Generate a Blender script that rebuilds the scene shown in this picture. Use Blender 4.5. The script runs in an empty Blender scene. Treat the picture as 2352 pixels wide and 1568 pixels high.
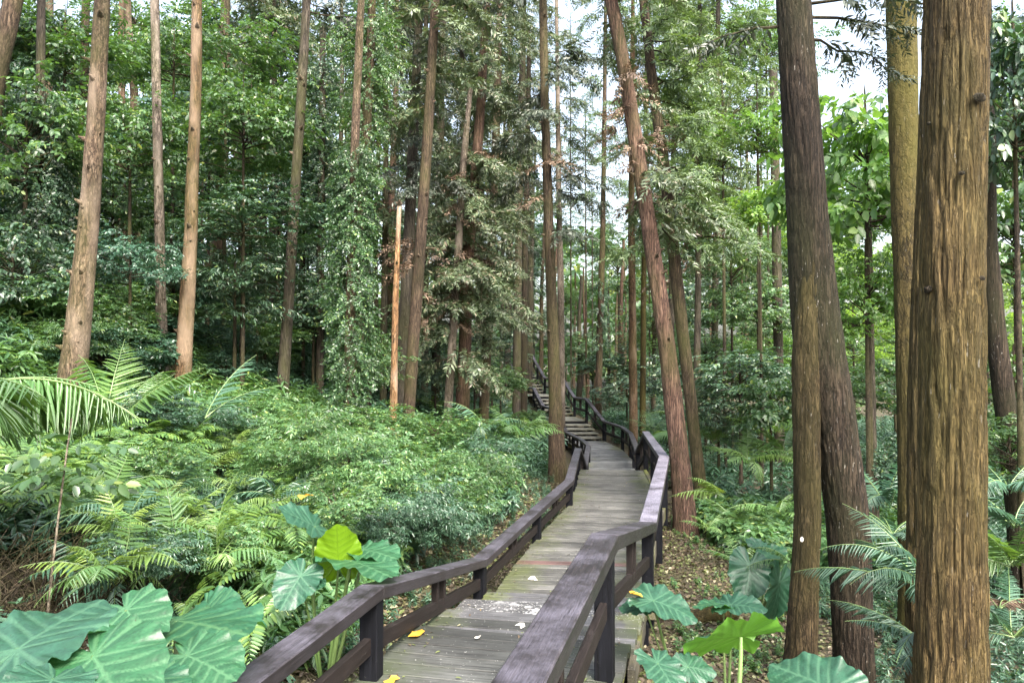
import bpy, bmesh, math
import numpy as np
from mathutils import Vector, Matrix

S = bpy.context.scene
C = S.collection
PI = math.pi
rad = math.radians

# ------------------------------------------------------------------ camera, sky, sun, exposure
F, HX, HY = 1720.0, 1176.0, 784.0          # focal length and centre in measuring pixels (2352 wide)
PITCH = math.atan((830 - HY) / F)
EYE = np.array([0.0, 0.0, 3.0])
cd = bpy.data.cameras.new("camera")
cam = bpy.data.objects.new("camera", cd)
C.objects.link(cam)
cam.location = EYE
cam.rotation_euler = (PI / 2 + PITCH, 0, 0)
cd.sensor_width = 36
cd.lens = 36 * F / 2352
cd.clip_start = 0.05
cd.clip_end = 2000
S.camera = cam

W = bpy.data.worlds.new("World")
S.world = W
W.use_nodes = True
wn = W.node_tree.nodes
wl = W.node_tree.links
bg = wn["Background"]
sky = wn.new("ShaderNodeTexSky")
sky.sky_type = 'NISHITA'
sky.sun_disc = False
sky.sun_elevation = rad(47)
sky.sun_rotation = rad(158)
sky.air_density = 1.2
sky.dust_density = 6.0
sky.ozone_density = 1.0
hs = wn.new("ShaderNodeHueSaturation")
hs.inputs["Saturation"].default_value = 0.65
wl.new(sky.outputs[0], hs.inputs["Color"])
wl.new(hs.outputs[0], bg.inputs["Color"])
bg.inputs["Strength"].default_value = 0.15

sd = bpy.data.lights.new("sun", 'SUN')
sd.energy = 1.5
sd.angle = rad(18)
sd.color = (1.0, 0.95, 0.86)
so = bpy.data.objects.new("sun", sd)
C.objects.link(so)
_az, _el = rad(158), rad(47)
_sd = Vector((math.sin(_az) * math.cos(_el), math.cos(_az) * math.cos(_el), math.sin(_el)))
so.rotation_euler = _sd.to_track_quat('Z', 'Y').to_euler()
so.location = (0, 0, 40)

S.view_settings.view_transform = 'Standard'
S.view_settings.look = 'None'
S.view_settings.exposure = 2.18
S.view_settings.gamma = 1
S.view_settings.use_curve_mapping = False
S.render.engine = 'CYCLES'
S.cycles.max_bounces = 8
S.cycles.diffuse_bounces = 4
S.cycles.glossy_bounces = 2
S.cycles.transmission_bounces = 3
S.cycles.transparent_max_bounces = 4
S.cycles.caustics_reflective = False
S.cycles.caustics_refractive = False
S.cycles.use_denoising = True
try:
    S.cycles.denoiser = 'OPENIMAGEDENOISE'
    S.cycles.denoising_prefilter = 'ACCURATE'
    S.cycles.denoising_input_passes = 'RGB_ALBEDO_NORMAL'
except Exception:
    pass

rng = np.random.default_rng(7)


def ray(px, py):
    xr, yr = (px - HX) / F, (HY - py) / F
    ca, sa = math.cos(PITCH), math.sin(PITCH)
    return np.array([xr, ca - sa * yr, sa + ca * yr])


def at(px, py, Y):
    d = ray(px, py)
    return EYE + d * (Y / d[1])


# ------------------------------------------------------------------ noise and small helpers
def _hash(ix, iy, seed):
    n = (ix.astype(np.int64) * 374761393 + iy.astype(np.int64) * 668265263 + seed * 974711) & 0xffffffff
    n = ((n ^ (n >> 13)) * 1274126177) & 0xffffffff
    n = n ^ (n >> 16)
    return (n & 0xffff) / 65535.0


def vnoise(x, y, seed=0, perx=None):
    x = np.asarray(x, float)
    y = np.asarray(y, float)
    ix, iy = np.floor(x), np.floor(y)
    fx, fy = x - ix, y - iy
    fx = fx * fx * (3 - 2 * fx)
    fy = fy * fy * (3 - 2 * fy)
    x0, x1 = ix, ix + 1
    if perx:
        x0, x1 = np.mod(x0, perx), np.mod(x1, perx)
    a, b = _hash(x0, iy, seed), _hash(x1, iy, seed)
    c, d = _hash(x0, iy + 1, seed), _hash(x1, iy + 1, seed)
    return (a * (1 - fx) + b * fx) * (1 - fy) + (c * (1 - fx) + d * fx) * fy


def fbm(x, y, seed=0, oct=3):
    s, a = 0, 0.5
    for k in range(oct):
        s = s + a * vnoise(x * 2 ** k, y * 2 ** k, seed + k)
        a *= 0.5
    return s


def sstep(a, b, x):
    t = np.clip((x - a) / (b - a), 0, 1)
    return t * t * (3 - 2 * t)


def nrm(v):
    v = np.asarray(v, float)
    return v / np.maximum(np.linalg.norm(v, axis=-1, keepdims=True), 1e-9)


# ------------------------------------------------------------------ the walk's line and the land
PY = [-8, 0, 2.8, 5.7, 8, 12.2, 13.9, 19.55, 22.2, 27.7, 30.4, 33.5, 36.2, 38.9, 41.5, 44.3, 48.5, 60, 120]
PX = [-2.9, -1.25, -.75, .03, .6, 1.45, 1.88, 2.58, 2.85, 3.5, 3.58, 3.28, 2.78, 2.42, 2.02, 1.15, .5, -1.5, -4]
DY = [-8, 5.7, 8, 19.55, 21.2, 33.5, 36.2, 38.9, 41.5, 44.3, 48.5, 60, 120]
DH = [1.9, 2.05, 2.5, 2.81, 3.53, 3.53, 2.85, 2.85, 1.9, 1.9, .4, -.1, -1.5]


def xc(y):
    return np.interp(y, PY, PX)


def dz(y):
    return 3.0 - np.interp(y, DY, DH)


def land(x, y):
    x = np.asarray(x, float)
    y = np.asarray(y, float)
    d = x - xc(y)
    base = np.interp(y, [-8, 2, 5, 8, 19, 21, 33.5, 36, 39, 41.5, 44.3, 48.5, 60, 120],
                     [.9, .62, .5, .12, -.2, -.9, -.9, -.35, -.3, .5, .55, 2.0, 2.4, 3.5])
    s = np.maximum(-d - 1.0, 0)
    left = .27 * np.minimum(s, 8) + .8 * np.clip(s - 8, 0, 4) + .25 * np.maximum(s - 12, 0)
    left = np.minimum(left, 16) + .25 * sstep(0, 3, s) * (fbm(x * .5, y * .5, 3) - .45)
    zr = np.interp(y, [-8, 3, 6, 8, 12, 20, 34, 60, 120], [.9, .45, .12, -.08, -.2, -.35, -.6, .2, 1.0])
    w = sstep(.7, 2.6, d)
    right = base * (1 - w) + (zr - .02 * np.maximum(d - 3, 0)) * w
    z = np.where(d < 0, base + left, right)
    return z + .05 * (fbm(x * 1.3, y * 1.3, 9) - .45)


def ground_hit(px, py, lift=0.0, far=90):
    d = ray(px, py)
    t = np.arange(1.0, far, .03)
    p = EYE[None] + t[:, None] * d[None]
    ok = p[:, 2] < land(p[:, 0], p[:, 1]) + lift
    if not ok.any():
        return p[-1]
    return p[int(np.argmax(ok))]


# ------------------------------------------------------------------ mesh building
def mesh(name, V, Fs, uv=None, smooth=False, midx=None):
    """V (n,3); Fs list of (m,k) index arrays; uv (n,2) per vertex; midx list of material index per array."""
    V = np.asarray(V, np.float32)
    me = bpy.data.meshes.new(name)
    me.vertices.add(len(V))
    me.vertices.foreach_set("co", V.ravel())
    flat = np.concatenate([np.asarray(f).ravel() for f in Fs]).astype(np.int32)
    tot = np.concatenate([np.full(len(f), np.asarray(f).shape[1]) for f in Fs]).astype(np.int32)
    start = np.concatenate([[0], np.cumsum(tot)[:-1]]).astype(np.int32)
    me.loops.add(len(flat))
    me.loops.foreach_set("vertex_index", flat)
    me.polygons.add(len(tot))
    me.polygons.foreach_set("loop_start", start)
    me.polygons.foreach_set("loop_total", tot)
    if smooth:
        me.polygons.foreach_set("use_smooth", np.ones(len(tot), bool))
    if midx is not None:
        mi = np.concatenate([np.full(len(f), m) for f, m in zip(Fs, midx)]).astype(np.int32)
        me.polygons.foreach_set("material_index", mi)
    if uv is not None:
        l = me.uv_layers.new(name="UVMap")
        l.data.foreach_set("uv", np.asarray(uv, np.float32)[flat].ravel())
    me.update(calc_edges=True)
    return me


def obj(name, me, mats=None, parent=None, loc=None):
    o = bpy.data.objects.new(name, me)
    C.objects.link(o)
    if mats is not None and me is not None and len(me.materials) == 0:
        for m in (mats if isinstance(mats, (list, tuple)) else [mats]):
            me.materials.append(m)
    if parent is not None:
        o.parent = parent
    if loc is not None:
        o.location = loc
    return o


def tag(o, label=None, cat=None, group=None, kind=None):
    if label: o["label"] = label
    if cat: o["category"] = cat
    if group: o["group"] = group
    if kind: o["kind"] = kind
    return o


def thing(name, loc, label, cat, group=None):
    o = obj(name, None, loc=tuple(loc))
    return tag(o, label, cat, group)


def override(o, slot, m):
    o.material_slots[slot].link = 'OBJECT'
    o.material_slots[slot].material = m


class Bag:
    """collects arrays of vertices and faces"""
    def __init__(s):
        s.v, s.f, s.m, s.u, s.n = [], [], [], [], 0

    def add(s, V, Fs, m=0, uv=None):
        V = np.asarray(V, float).reshape(-1, 3)
        for f in (Fs if isinstance(Fs, list) else [Fs]):
            s.f.append(np.asarray(f) + s.n)
            s.m.append(m)
        s.v.append(V)
        s.u.append(np.zeros((len(V), 2)) if uv is None else uv)
        s.n += len(V)

    def mesh(s, name, smooth=False):
        return mesh(name, np.concatenate(s.v), s.f, np.concatenate(s.u), smooth, s.m)


def frames(fwd, up):
    f = nrm(fwd)
    u = np.broadcast_to(np.asarray(up, float), f.shape)
    sde = nrm(np.cross(f, u))
    u = np.cross(sde, f)
    return np.stack([sde, f, u], axis=-1)         # columns


def scatter(T, TF, P, R, sc):
    """copies of template T at points P with frames R (n,3,3) and sizes sc (n,)"""
    n, k = len(P), len(T)
    V = np.einsum('nij,kj->nki', R, T) * np.asarray(sc).reshape(-1, 1, 1) + np.asarray(P)[:, None, :]
    idx = (np.arange(n) * k)[:, None, None] + np.asarray(TF)[None]
    return V.reshape(-1, 3), idx.reshape(-1, np.asarray(TF).shape[1])


def tube(P, r, n=8, disp=None, cap=False):
    P = np.asarray(P, float)
    m = len(P)
    r = np.broadcast_to(np.asarray(r, float), (m,))
    t = nrm(np.gradient(P, axis=0))
    ref = np.array([0.0, 1, 0]) if abs(t[m // 2][1]) < .8 else np.array([1.0, 0, 0])
    a = nrm(np.cross(t, ref))
    b = np.cross(t, a)
    th = np.linspace(0, 2 * PI, n + 1)
    L = np.concatenate([[0], np.cumsum(np.linalg.norm(np.diff(P, axis=0), axis=1))])
    U, Vv = np.meshgrid(th / (2 * PI), L)
    R = r[:, None] * np.ones((1, n + 1))
    if disp is not None:
        R = R + disp(U, Vv, R)
    X = P[:, None] + R[..., None] * (np.cos(th)[None, :, None] * a[:, None] + np.sin(th)[None, :, None] * b[:, None])
    i = np.arange(m - 1)[:, None] * (n + 1) + np.arange(n)[None]
    q = np.stack([i, i + 1, i + n + 2, i + n + 1], -1).reshape(-1, 4)
    uv = np.stack([U * 2 * PI * r.mean(), Vv], -1).reshape(-1, 2)
    V = X.reshape(-1, 3)
    Fs = [q]
    if cap:
        V = np.concatenate([V, P[-1:]])
        uv = np.concatenate([uv, [[0, L[-1]]]])
        k = (m - 1) * (n + 1) + np.arange(n)
        Fs.append(np.stack([k, k + 1, np.full(n, len(V) - 1)], -1))
    return V, Fs, uv


# ------------------------------------------------------------------ materials
def newmat(name):
    m = bpy.data.materials.new(name)
    m.use_nodes = True
    nt = m.node_tree
    b = nt.nodes["Principled BSDF"]
    return m, nt, b, nt.nodes["Material Output"]


def nd(nt, typ, **kw):
    n = nt.nodes.new(typ)
    for k, v in kw.items():
        if k in n.inputs:
            n.inputs[k].default_value = v
        else:
            setattr(n, k, v)
    return n


def ramp(nt, stops, src, interp='LINEAR'):
    r = nt.nodes.new("ShaderNodeValToRGB")
    r.color_ramp.interpolation = interp
    els = r.color_ramp.elements
    while len(els) < len(stops):
        els.new(0.5)
    for e, (p, c) in zip(els, stops):
        e.position = p
        e.color = (*c, 1) if len(c) == 3 else c
    nt.links.new(src, r.inputs[0])
    return r.outputs[0]


def g(v):
    return (v, v, v)


def mixc(nt, fac, a, b, blend='MIX'):
    n = nt.nodes.new("ShaderNodeMix")
    n.data_type = 'RGBA'
    n.blend_type = blend
    for k, s in ((0, fac), (6, a), (7, b)):
        if hasattr(s, "links") or isinstance(s, bpy.types.NodeSocket):
            nt.links.new(s, n.inputs[k])
        else:
            n.inputs[k].default_value = (*s, 1) if isinstance(s, tuple) else s
    return n.outputs[2]


def noise(nt, vec, scale, detail=3, rough=.6, vscale=None):
    if vscale is not None:
        mp = nt.nodes.new("ShaderNodeMapping")
        mp.inputs["Scale"].default_value = vscale
        nt.links.new(vec, mp.inputs[0])
        vec = mp.outputs[0]
    n = nd(nt, "ShaderNodeTexNoise", Scale=scale, Detail=detail, Roughness=rough)
    nt.links.new(vec, n.inputs["Vector"])
    return n.outputs["Fac"]


def leaf_mat(name, stops, rough=.42, transl=.3, tcol=(.16, .30, .03), per_object=False, spec=.8):
    m, nt, b, out = newmat(name)
    if per_object:
        src = nt.nodes.new("ShaderNodeObjectInfo").outputs["Random"]
    else:
        src = nt.nodes.new("ShaderNodeNewGeometry").outputs["Random Per Island"]
    col = ramp(nt, stops, src)
    geo = nt.nodes.new("ShaderNodeNewGeometry")
    n1 = noise(nt, geo.outputs["Position"], .9, 2)
    mul = ramp(nt, [(.3, g(.62)), (.7, g(1.35))], n1)
    col = mixc(nt, 1.0, col, mul, 'MULTIPLY')
    nt.links.new(col, b.inputs["Base Color"])
    b.inputs["Roughness"].default_value = rough
    b.inputs["Specular IOR Level"].default_value = spec
    if transl:
        t = nd(nt, "ShaderNodeBsdfTranslucent", Color=(*tcol, 1))
        mx = nd(nt, "ShaderNodeMixShader", Fac=transl)
        nt.links.new(b.outputs[0], mx.inputs[1])
        nt.links.new(t.outputs[0], mx.inputs[2])
        nt.links.new(mx.outputs[0], out.inputs[0])
    return m


M = {}
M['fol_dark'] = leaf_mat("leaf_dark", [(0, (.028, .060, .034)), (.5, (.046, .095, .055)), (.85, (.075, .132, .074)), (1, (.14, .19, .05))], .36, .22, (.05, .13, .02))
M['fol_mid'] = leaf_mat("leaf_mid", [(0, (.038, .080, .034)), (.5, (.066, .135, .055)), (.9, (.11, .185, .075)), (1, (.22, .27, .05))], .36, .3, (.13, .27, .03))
M['fol_light'] = leaf_mat("leaf_light", [(0, (.06, .13, .025)), (.5, (.10, .19, .04)), (1, (.18, .26, .05))], .42, .45, (.32, .52, .06))
M['fol_bright'] = leaf_mat("leaf_bright", [(0, (.045, .105, .025)), (.5, (.075, .16, .04)), (1, (.14, .23, .05))], .4, .4, (.22, .42, .05))
M['fol_ivy'] = leaf_mat("leaf_ivy", [(0, (.022, .052, .022)), (.5, (.042, .095, .038)), (.9, (.075, .14, .05)), (1, (.13, .19, .05))], .34, .25, (.09, .2, .03))
M['fol_teal'] = leaf_mat("leaf_teal", [(0, (.026, .070, .044)), (.6, (.048, .115, .072)), (1, (.08, .15, .085))], .36, .2, (.05, .14, .04))
M['herb'] = leaf_mat("leaf_herb", [(0, (.045, .105, .042)), (.5, (.08, .165, .065)), (.9, (.13, .23, .09)), (1, (.24, .29, .07))], .33, .3, (.18, .36, .05))
M['herb_dark'] = leaf_mat("leaf_herb_dark", [(0, (.032, .075, .046)), (.6, (.056, .12, .072)), (1, (.095, .165, .095))], .33, .22, (.08, .2, .04))
M['fern'] = leaf_mat("leaf_fern", [(0, (.06, .14, .045)), (.6, (.10, .20, .055)), (1, (.16, .26, .06))], .42, .3, (.2, .36, .04), True)
M['fern_yellow'] = leaf_mat("leaf_fern_yellow", [(0, (.12, .215, .05)), (1, (.20, .29, .06))], .45, .35, (.26, .38, .04), True)
M['fern_teal'] = leaf_mat("leaf_fern_teal", [(0, (.04, .10, .06)), (1, (.075, .155, .095))], .40, .22, (.10, .24, .08), True)
M['conifer'] = leaf_mat("needle_green", [(0, (.040, .068, .034)), (.5, (.092, .135, .066)), (.86, (.17, .215, .115)), (.93, (.19, .16, .105)), (1, (.24, .19, .135))], .45, .22, (.12, .17, .04))
M['conifer_fresh'] = leaf_mat("needle_fresh", [(0, (.04, .075, .034)), (.5, (.09, .145, .065)), (1, (.16, .22, .09))], .45, .25, (.2, .32, .05))
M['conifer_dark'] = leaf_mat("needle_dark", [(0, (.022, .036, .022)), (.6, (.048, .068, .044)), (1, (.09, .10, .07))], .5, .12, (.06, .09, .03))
M['dead'] = leaf_mat("needle_dead", [(0, (.07, .045, .03)), (.5, (.15, .095, .06)), (1, (.26, .18, .12))], .7, .1, (.2, .1, .04))


def bark(name, lo, mid, hi, moss=(.07, .075, .02), mossamt=.35, streak=.0, vstretch=.06, sc=26, bump=.5, pale=None, fiss=.85):
    m, nt, b, out = newmat(name)
    uvn = nt.nodes.new("ShaderNodeUVMap")
    uvv = uvn.outputs[0]
    geo = nt.nodes.new("ShaderNodeNewGeometry")
    pos = geo.outputs["Position"]
    fib = noise(nt, pos, sc, 5, .65, (1, 1, vstretch))
    fib2 = noise(nt, pos, sc * 2.6, 3, .6, (1, 1, vstretch * .7))
    col = ramp(nt, [(.3, lo), (.5, mid), (.68, hi)], fib)
    dk = ramp(nt, [(.36, g(.35)), (.5, g(1.0)), (.75, g(1.25))], fib2)
    col = mixc(nt, 1.0, col, dk, 'MULTIPLY')
    fis = noise(nt, pos, sc * .62, 4, .62, (1, 1, vstretch * 2.2))
    fis2 = noise(nt, pos, sc * 1.15, 4, .65, (1, 1, vstretch * 2.0))
    fr = mixc(nt, 1.0, ramp(nt, [(.435, g(1)), (.485, g(.22)), (.50, g(.24)), (.545, g(1))], fis), ramp(nt, [(.45, g(1)), (.49, g(.45)), (.53, g(1))], fis2), 'MULTIPLY')
    col = mixc(nt, fiss, col, fr, 'MULTIPLY')
    big = noise(nt, pos, 1.7, 4, .6, (1, 1, .45))
    f = ramp(nt, [(.5 - mossamt * .25, g(0)), (.72, g(min(1, mossamt * 1.6)))], big)
    col = mixc(nt, f, col, moss)
    tone = noise(nt, pos, .8, 2, .5, (1, 1, .6))
    col = mixc(nt, 1.0, col, ramp(nt, [(.3, g(.68)), (.7, g(1.3))], tone), 'MULTIPLY')
    if pale is not None:
        pf = noise(nt, pos, 2.3, 3, .5, (1, 1, .3))
        col = mixc(nt, ramp(nt, [(.52, g(0)), (.66, g(.8))], pf), col, pale)
    if streak:
        st = noise(nt, pos, 62, 2, .5, (1, 1, .22))
        st2 = noise(nt, pos, 2.2, 2, .5, (1.6, 1.6, .5))
        sf = ramp(nt, [(.685, g(0)), (.72, g(.7))], st)
        sf = mixc(nt, 1.0, sf, ramp(nt, [(.42, g(0)), (.62, g(streak))], st2), 'MULTIPLY')
        col = mixc(nt, sf, col, (.50, .47, .42))
    nt.links.new(col, b.inputs["Base Color"])
    b.inputs["Roughness"].default_value = .85
    b.inputs["Specular IOR Level"].default_value = .25
    bp = nd(nt, "ShaderNodeBump", Strength=min(1, bump * 1.5), Distance=.025)
    hmix = mixc(nt, .5, mixc(nt, .4, fib, fib2), fr)
    nt.links.new(hmix, bp.inputs["Height"])
    nt.links.new(bp.outputs[0], b.inputs["Normal"])
    return m


M['bk_tan'] = bark("bark_tan", (0.0576, 0.03744, 0.02448), (0.1188, 0.08064, 0.054), (0.1944, 0.144, 0.1008), mossamt=.3, vstretch=.14, pale=(0.2016, 0.1548, 0.1152))
M['bk_pale'] = bark("bark_pale", (0.075, 0.05625, 0.0435), (0.165, 0.1312, 0.105), (0.27, 0.225, 0.1875), mossamt=.3, vstretch=.14, pale=(0.27, 0.225, 0.1875))
M['bk_orange'] = bark("bark_orange", (0.0675, 0.0375, 0.0195), (0.1425, 0.0825, 0.045), (0.225, 0.15, 0.09375), mossamt=.4, vstretch=.12, pale=(0.2325, 0.1688, 0.1162))
M['bk_snag'] = bark("bark_snag", (0.126, 0.063, 0.027), (0.261, 0.144, 0.0675), (0.378, 0.252, 0.153), mossamt=.05, vstretch=.1, pale=(0.378, 0.297, 0.225))
M['bk_red'] = bark("bark_red", (0.0585, 0.0312, 0.0234), (0.1287, 0.0741, 0.0546), (0.2106, 0.1365, 0.1014), mossamt=.3, vstretch=.05, sc=34)
M['bk_grey'] = bark("bark_grey", (0.0315, 0.0252, 0.021), (0.0665, 0.0546, 0.0434), (0.119, 0.098, 0.077), mossamt=.35, vstretch=.07, sc=30)
M['bk_brown'] = bark("bark_brown", (0.0385, 0.0252, 0.0175), (0.0805, 0.056, 0.0378), (0.1365, 0.098, 0.0665), mossamt=.35, vstretch=.07, sc=30)
M['bk_dark'] = bark("bark_dark", (0.01925, 0.0132, 0.0088), (0.04125, 0.0297, 0.02035), (0.0715, 0.05225, 0.03575), moss=(0.0275, 0.03025, 0.0099), mossamt=.45, streak=.9, vstretch=.05, sc=42, bump=.6)
M['bk_twin'] = bark("bark_twin", (0.0306, 0.0204, 0.01088), (0.0612, 0.04216, 0.02176), (0.102, 0.07344, 0.0408), moss=(0.0578, 0.051, 0.01496), mossamt=.5, streak=.6, vstretch=.06, sc=40, bump=.6)
M['bk_moss'] = bark("bark_mossy", (0.033, 0.02475, 0.0088), (0.0715, 0.05225, 0.0187), (0.11, 0.0825, 0.033), moss=(0.055, 0.0495, 0.0099), mossamt=.7, streak=.25, vstretch=.2, sc=20, bump=.4)
M['bk_big'] = bark("bark_fibrous", (.045, .029, .012), (.108, .074, .030), (.172, .122, .058), moss=(0.06375, 0.0585, 0.015), mossamt=.5, streak=.6, vstretch=.05, sc=50, fiss=.45, bump=.7)
M['twig'] = bark("bark_twig", (.02, .014, .01), (.04, .03, .02), (.08, .06, .04), mossamt=.3, vstretch=.4, bump=.2)
M['stem_pale'] = bark("stem_pale", (.14, .11, .08), (.24, .20, .15), (.36, .31, .24), mossamt=.2, vstretch=.3, bump=.2)


def plank_mat(name, base, dark, moss, mossamt, frost=0.0, bump=.5):
    m, nt, b, out = newmat(name)
    tc = nt.nodes.new("ShaderNodeTexCoord").outputs["Object"]
    geo = nt.nodes.new("ShaderNodeNewGeometry")
    pos = geo.outputs["Position"]
    rnd = nt.nodes.new("ShaderNodeObjectInfo").outputs["Random"]
    av = nt.nodes.new("ShaderNodeVectorMath")
    av.operation = 'ADD'
    sv = nt.nodes.new("ShaderNodeVectorMath")
    sv.operation = 'SCALE'
    cv = nt.nodes.new("ShaderNodeCombineXYZ")
    nt.links.new(rnd, cv.inputs[0]); nt.links.new(rnd, cv.inputs[2])
    nt.links.new(cv.outputs[0], sv.inputs[0]); sv.inputs["Scale"].default_value = 37
    nt.links.new(tc, av.inputs[0]); nt.links.new(sv.outputs[0], av.inputs[1])
    vec = av.outputs[0]
    gr = noise(nt, vec, 7, 5, .65, (.35, 9, 9))
    col = ramp(nt, [(.32, dark), (.5, base), (.72, tuple(min(1, c * 1.45) for c in base))], gr)
    col = mixc(nt, 1.0, col, ramp(nt, [(0, g(.58)), (1, g(1.24))], rnd), 'MULTIPLY')
    bl = noise(nt, pos, 2.4, 4, .65)
    col = mixc(nt, 1.0, col, ramp(nt, [(.35, g(.6)), (.65, g(1.2))], bl), 'MULTIPLY')
    ms = noise(nt, pos, 1.3, 5, .7)
    sx = nt.nodes.new("ShaderNodeSeparateXYZ")
    nt.links.new(tc, sx.inputs[0])
    ab = nd(nt, "ShaderNodeMath", operation='ABSOLUTE')
    nt.links.new(sx.outputs[0], ab.inputs[0])
    ed = nd(nt, "ShaderNodeMath", operation='MULTIPLY_ADD')
    nt.links.new(ab.outputs[0], ed.inputs[0]); ed.inputs[1].default_value = .38
    nt.links.new(ms, ed.inputs[2])
    mf = ramp(nt, [(.80 - mossamt * .3, g(0)), (1.06 - mossamt * .25, g(.85))], ed.outputs[0])
    col = mixc(nt, mf, col, moss)
    spk = noise(nt, pos, 55, 2, .5)
    col = mixc(nt, ramp(nt, [(.70 - frost * .12, g(0)), (.76 - frost * .12, g(.75))], spk), col, (.55, .55, .52))
    if frost:
        fz = noise(nt, pos, 9, 5, .75)
        fe = ramp(nt, [(.2, g(frost)), (.62, g(0))], ab.outputs[0])
        col = mixc(nt, mixc(nt, 1.0, ramp(nt, [(.5, g(0)), (.6, g(1))], fz), fe, 'MULTIPLY'), col, (.62, .62, .62))
    nt.links.new(col, b.inputs["Base Color"])
    b.inputs["Roughness"].default_value = .72
    bp = nd(nt, "ShaderNodeBump", Strength=bump, Distance=.006)
    nt.links.new(gr, bp.inputs["Height"])
    nt.links.new(bp.outputs[0], b.inputs["Normal"])
    return m


MOSS = (.085, .105, .022)
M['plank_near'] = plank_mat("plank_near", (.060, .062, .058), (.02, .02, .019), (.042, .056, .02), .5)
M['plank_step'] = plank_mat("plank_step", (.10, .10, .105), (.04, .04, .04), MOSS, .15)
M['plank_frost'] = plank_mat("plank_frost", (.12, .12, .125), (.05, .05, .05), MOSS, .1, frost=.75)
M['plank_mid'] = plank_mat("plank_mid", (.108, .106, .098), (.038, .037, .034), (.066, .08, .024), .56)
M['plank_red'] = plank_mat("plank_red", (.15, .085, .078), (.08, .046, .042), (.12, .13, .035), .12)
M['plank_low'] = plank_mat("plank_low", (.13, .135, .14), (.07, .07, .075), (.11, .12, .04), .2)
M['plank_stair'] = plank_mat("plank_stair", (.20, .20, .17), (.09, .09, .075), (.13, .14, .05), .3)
M['beam_moss'] = plank_mat("beam_moss", (.10, .09, .065), (.04, .036, .025), (.125, .135, .03), .6)


def rail_mat(name, base, worn_sheen, amt, spec=.35, r0=.42):
    m, nt, b, out = newmat(name)
    tc = nt.nodes.new("ShaderNodeTexCoord").outputs["Object"]
    geo = nt.nodes.new("ShaderNodeNewGeometry")
    pos = geo.outputs["Position"]
    gr = noise(nt, tc, 8, 6, .7, (.5, 7, 7))
    fine = noise(nt, tc, 30, 4, .65, (.25, 6, 6))
    crack = noise(nt, tc, 16, 3, .6, (.12, 5, 5))
    col = ramp(nt, [(.3, tuple(c * .5 for c in base)), (.55, base), (.8, tuple(c * 2.0 for c in base))], gr)
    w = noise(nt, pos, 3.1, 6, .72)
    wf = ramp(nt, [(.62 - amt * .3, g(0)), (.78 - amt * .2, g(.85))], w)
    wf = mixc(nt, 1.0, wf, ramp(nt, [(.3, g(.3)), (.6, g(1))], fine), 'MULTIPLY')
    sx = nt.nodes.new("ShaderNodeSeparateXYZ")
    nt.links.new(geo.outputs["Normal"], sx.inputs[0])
    wf = mixc(nt, 1.0, wf, ramp(nt, [(.35, g(.18)), (.75, g(1))], sx.outputs[2]), 'MULTIPLY')  # upward faces coloured paler: sky reflection painted in on top of the wear
    col = mixc(nt, wf, col, worn_sheen)
    col = mixc(nt, 1.0, col, ramp(nt, [(.33, g(.35)), (.39, g(1))], crack), 'MULTIPLY')
    lf = noise(nt, pos, 26, 4, .7)
    col = mixc(nt, ramp(nt, [(.67, g(0)), (.73, g(.5))], lf), col, (.12, .12, .105))
    nt.links.new(col, b.inputs["Base Color"])
    rr = ramp(nt, [(.3, g(r0)), (.7, g(r0 + .25))], gr)
    nt.links.new(rr, b.inputs["Roughness"])
    b.inputs["Specular IOR Level"].default_value = spec
    bp = nd(nt, "ShaderNodeBump", Strength=.5, Distance=.004)
    nt.links.new(mixc(nt, .5, fine, crack), bp.inputs["Height"])
    nt.links.new(bp.outputs[0], b.inputs["Normal"])
    return m


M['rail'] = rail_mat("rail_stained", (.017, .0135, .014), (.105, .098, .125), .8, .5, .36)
M['rail_worn_sheen'] = rail_mat("rail_worn_sheen", (.035, .03, .036), (.34, .32, .40), 1.0, .5, .36)  # lavender tone is painted sky sheen mixed with weathering
M['post'] = rail_mat("post_stained", (.005, .0055, .008), (.02, .02, .024), .1, .16, .6)
M['lower'] = rail_mat("lower_rail_stained", (.017, .013, .012), (.06, .05, .05), .3, .2, .55)


def soil():
    m, nt, b, out = newmat("soil_litter")
    pos = nt.nodes.new("ShaderNodeNewGeometry").outputs["Position"]
    a = noise(nt, pos, 1.1, 4, .6)
    f = noise(nt, pos, 24, 5, .7)
    v = nd(nt, "ShaderNodeTexVoronoi", Scale=26.0)
    nt.links.new(pos, v.inputs["Vector"])
    col = ramp(nt, [(.3, (.016, .012, .008)), (.5, (.05, .036, .022)), (.7, (.11, .085, .05))], f)
    col = mixc(nt, ramp(nt, [(.42, g(0)), (.62, g(.55))], a), col, (.055, .062, .02))
    nt.links.new(col, b.inputs["Base Color"])
    b.inputs["Roughness"].default_value = .95
    bp = nd(nt, "ShaderNodeBump", Strength=.8, Distance=.03)
    nt.links.new(f, bp.inputs["Height"])
    nt.links.new(bp.outputs[0], b.inputs["Normal"])
    return m


M['soil'] = soil()
M['litter'] = leaf_mat("dry_leaf_litter", [(0, (.045, .03, .017)), (.3, (.075, .05, .028)), (.5, (.13, .10, .05)), (.58, (.075, .095, .025)), (.9, (.10, .125, .03)), (1, (.34, .30, .2))], .7, .1, (.2, .16, .04))
M['leaf_yellow'] = leaf_mat("fallen_yellow", [(0, (.55, .30, .03)), (1, (.65, .42, .06))], .5, .2, (.6, .35, .03))
M['leaf_white'] = leaf_mat("fallen_pale", [(0, (.5, .48, .42)), (1, (.62, .58, .5))], .7, .1, (.5, .4, .3))
M['leaf_brown'] = leaf_mat("fallen_brown", [(0, (.04, .025, .018)), (1, (.08, .05, .035))], .7, .0)


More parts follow.
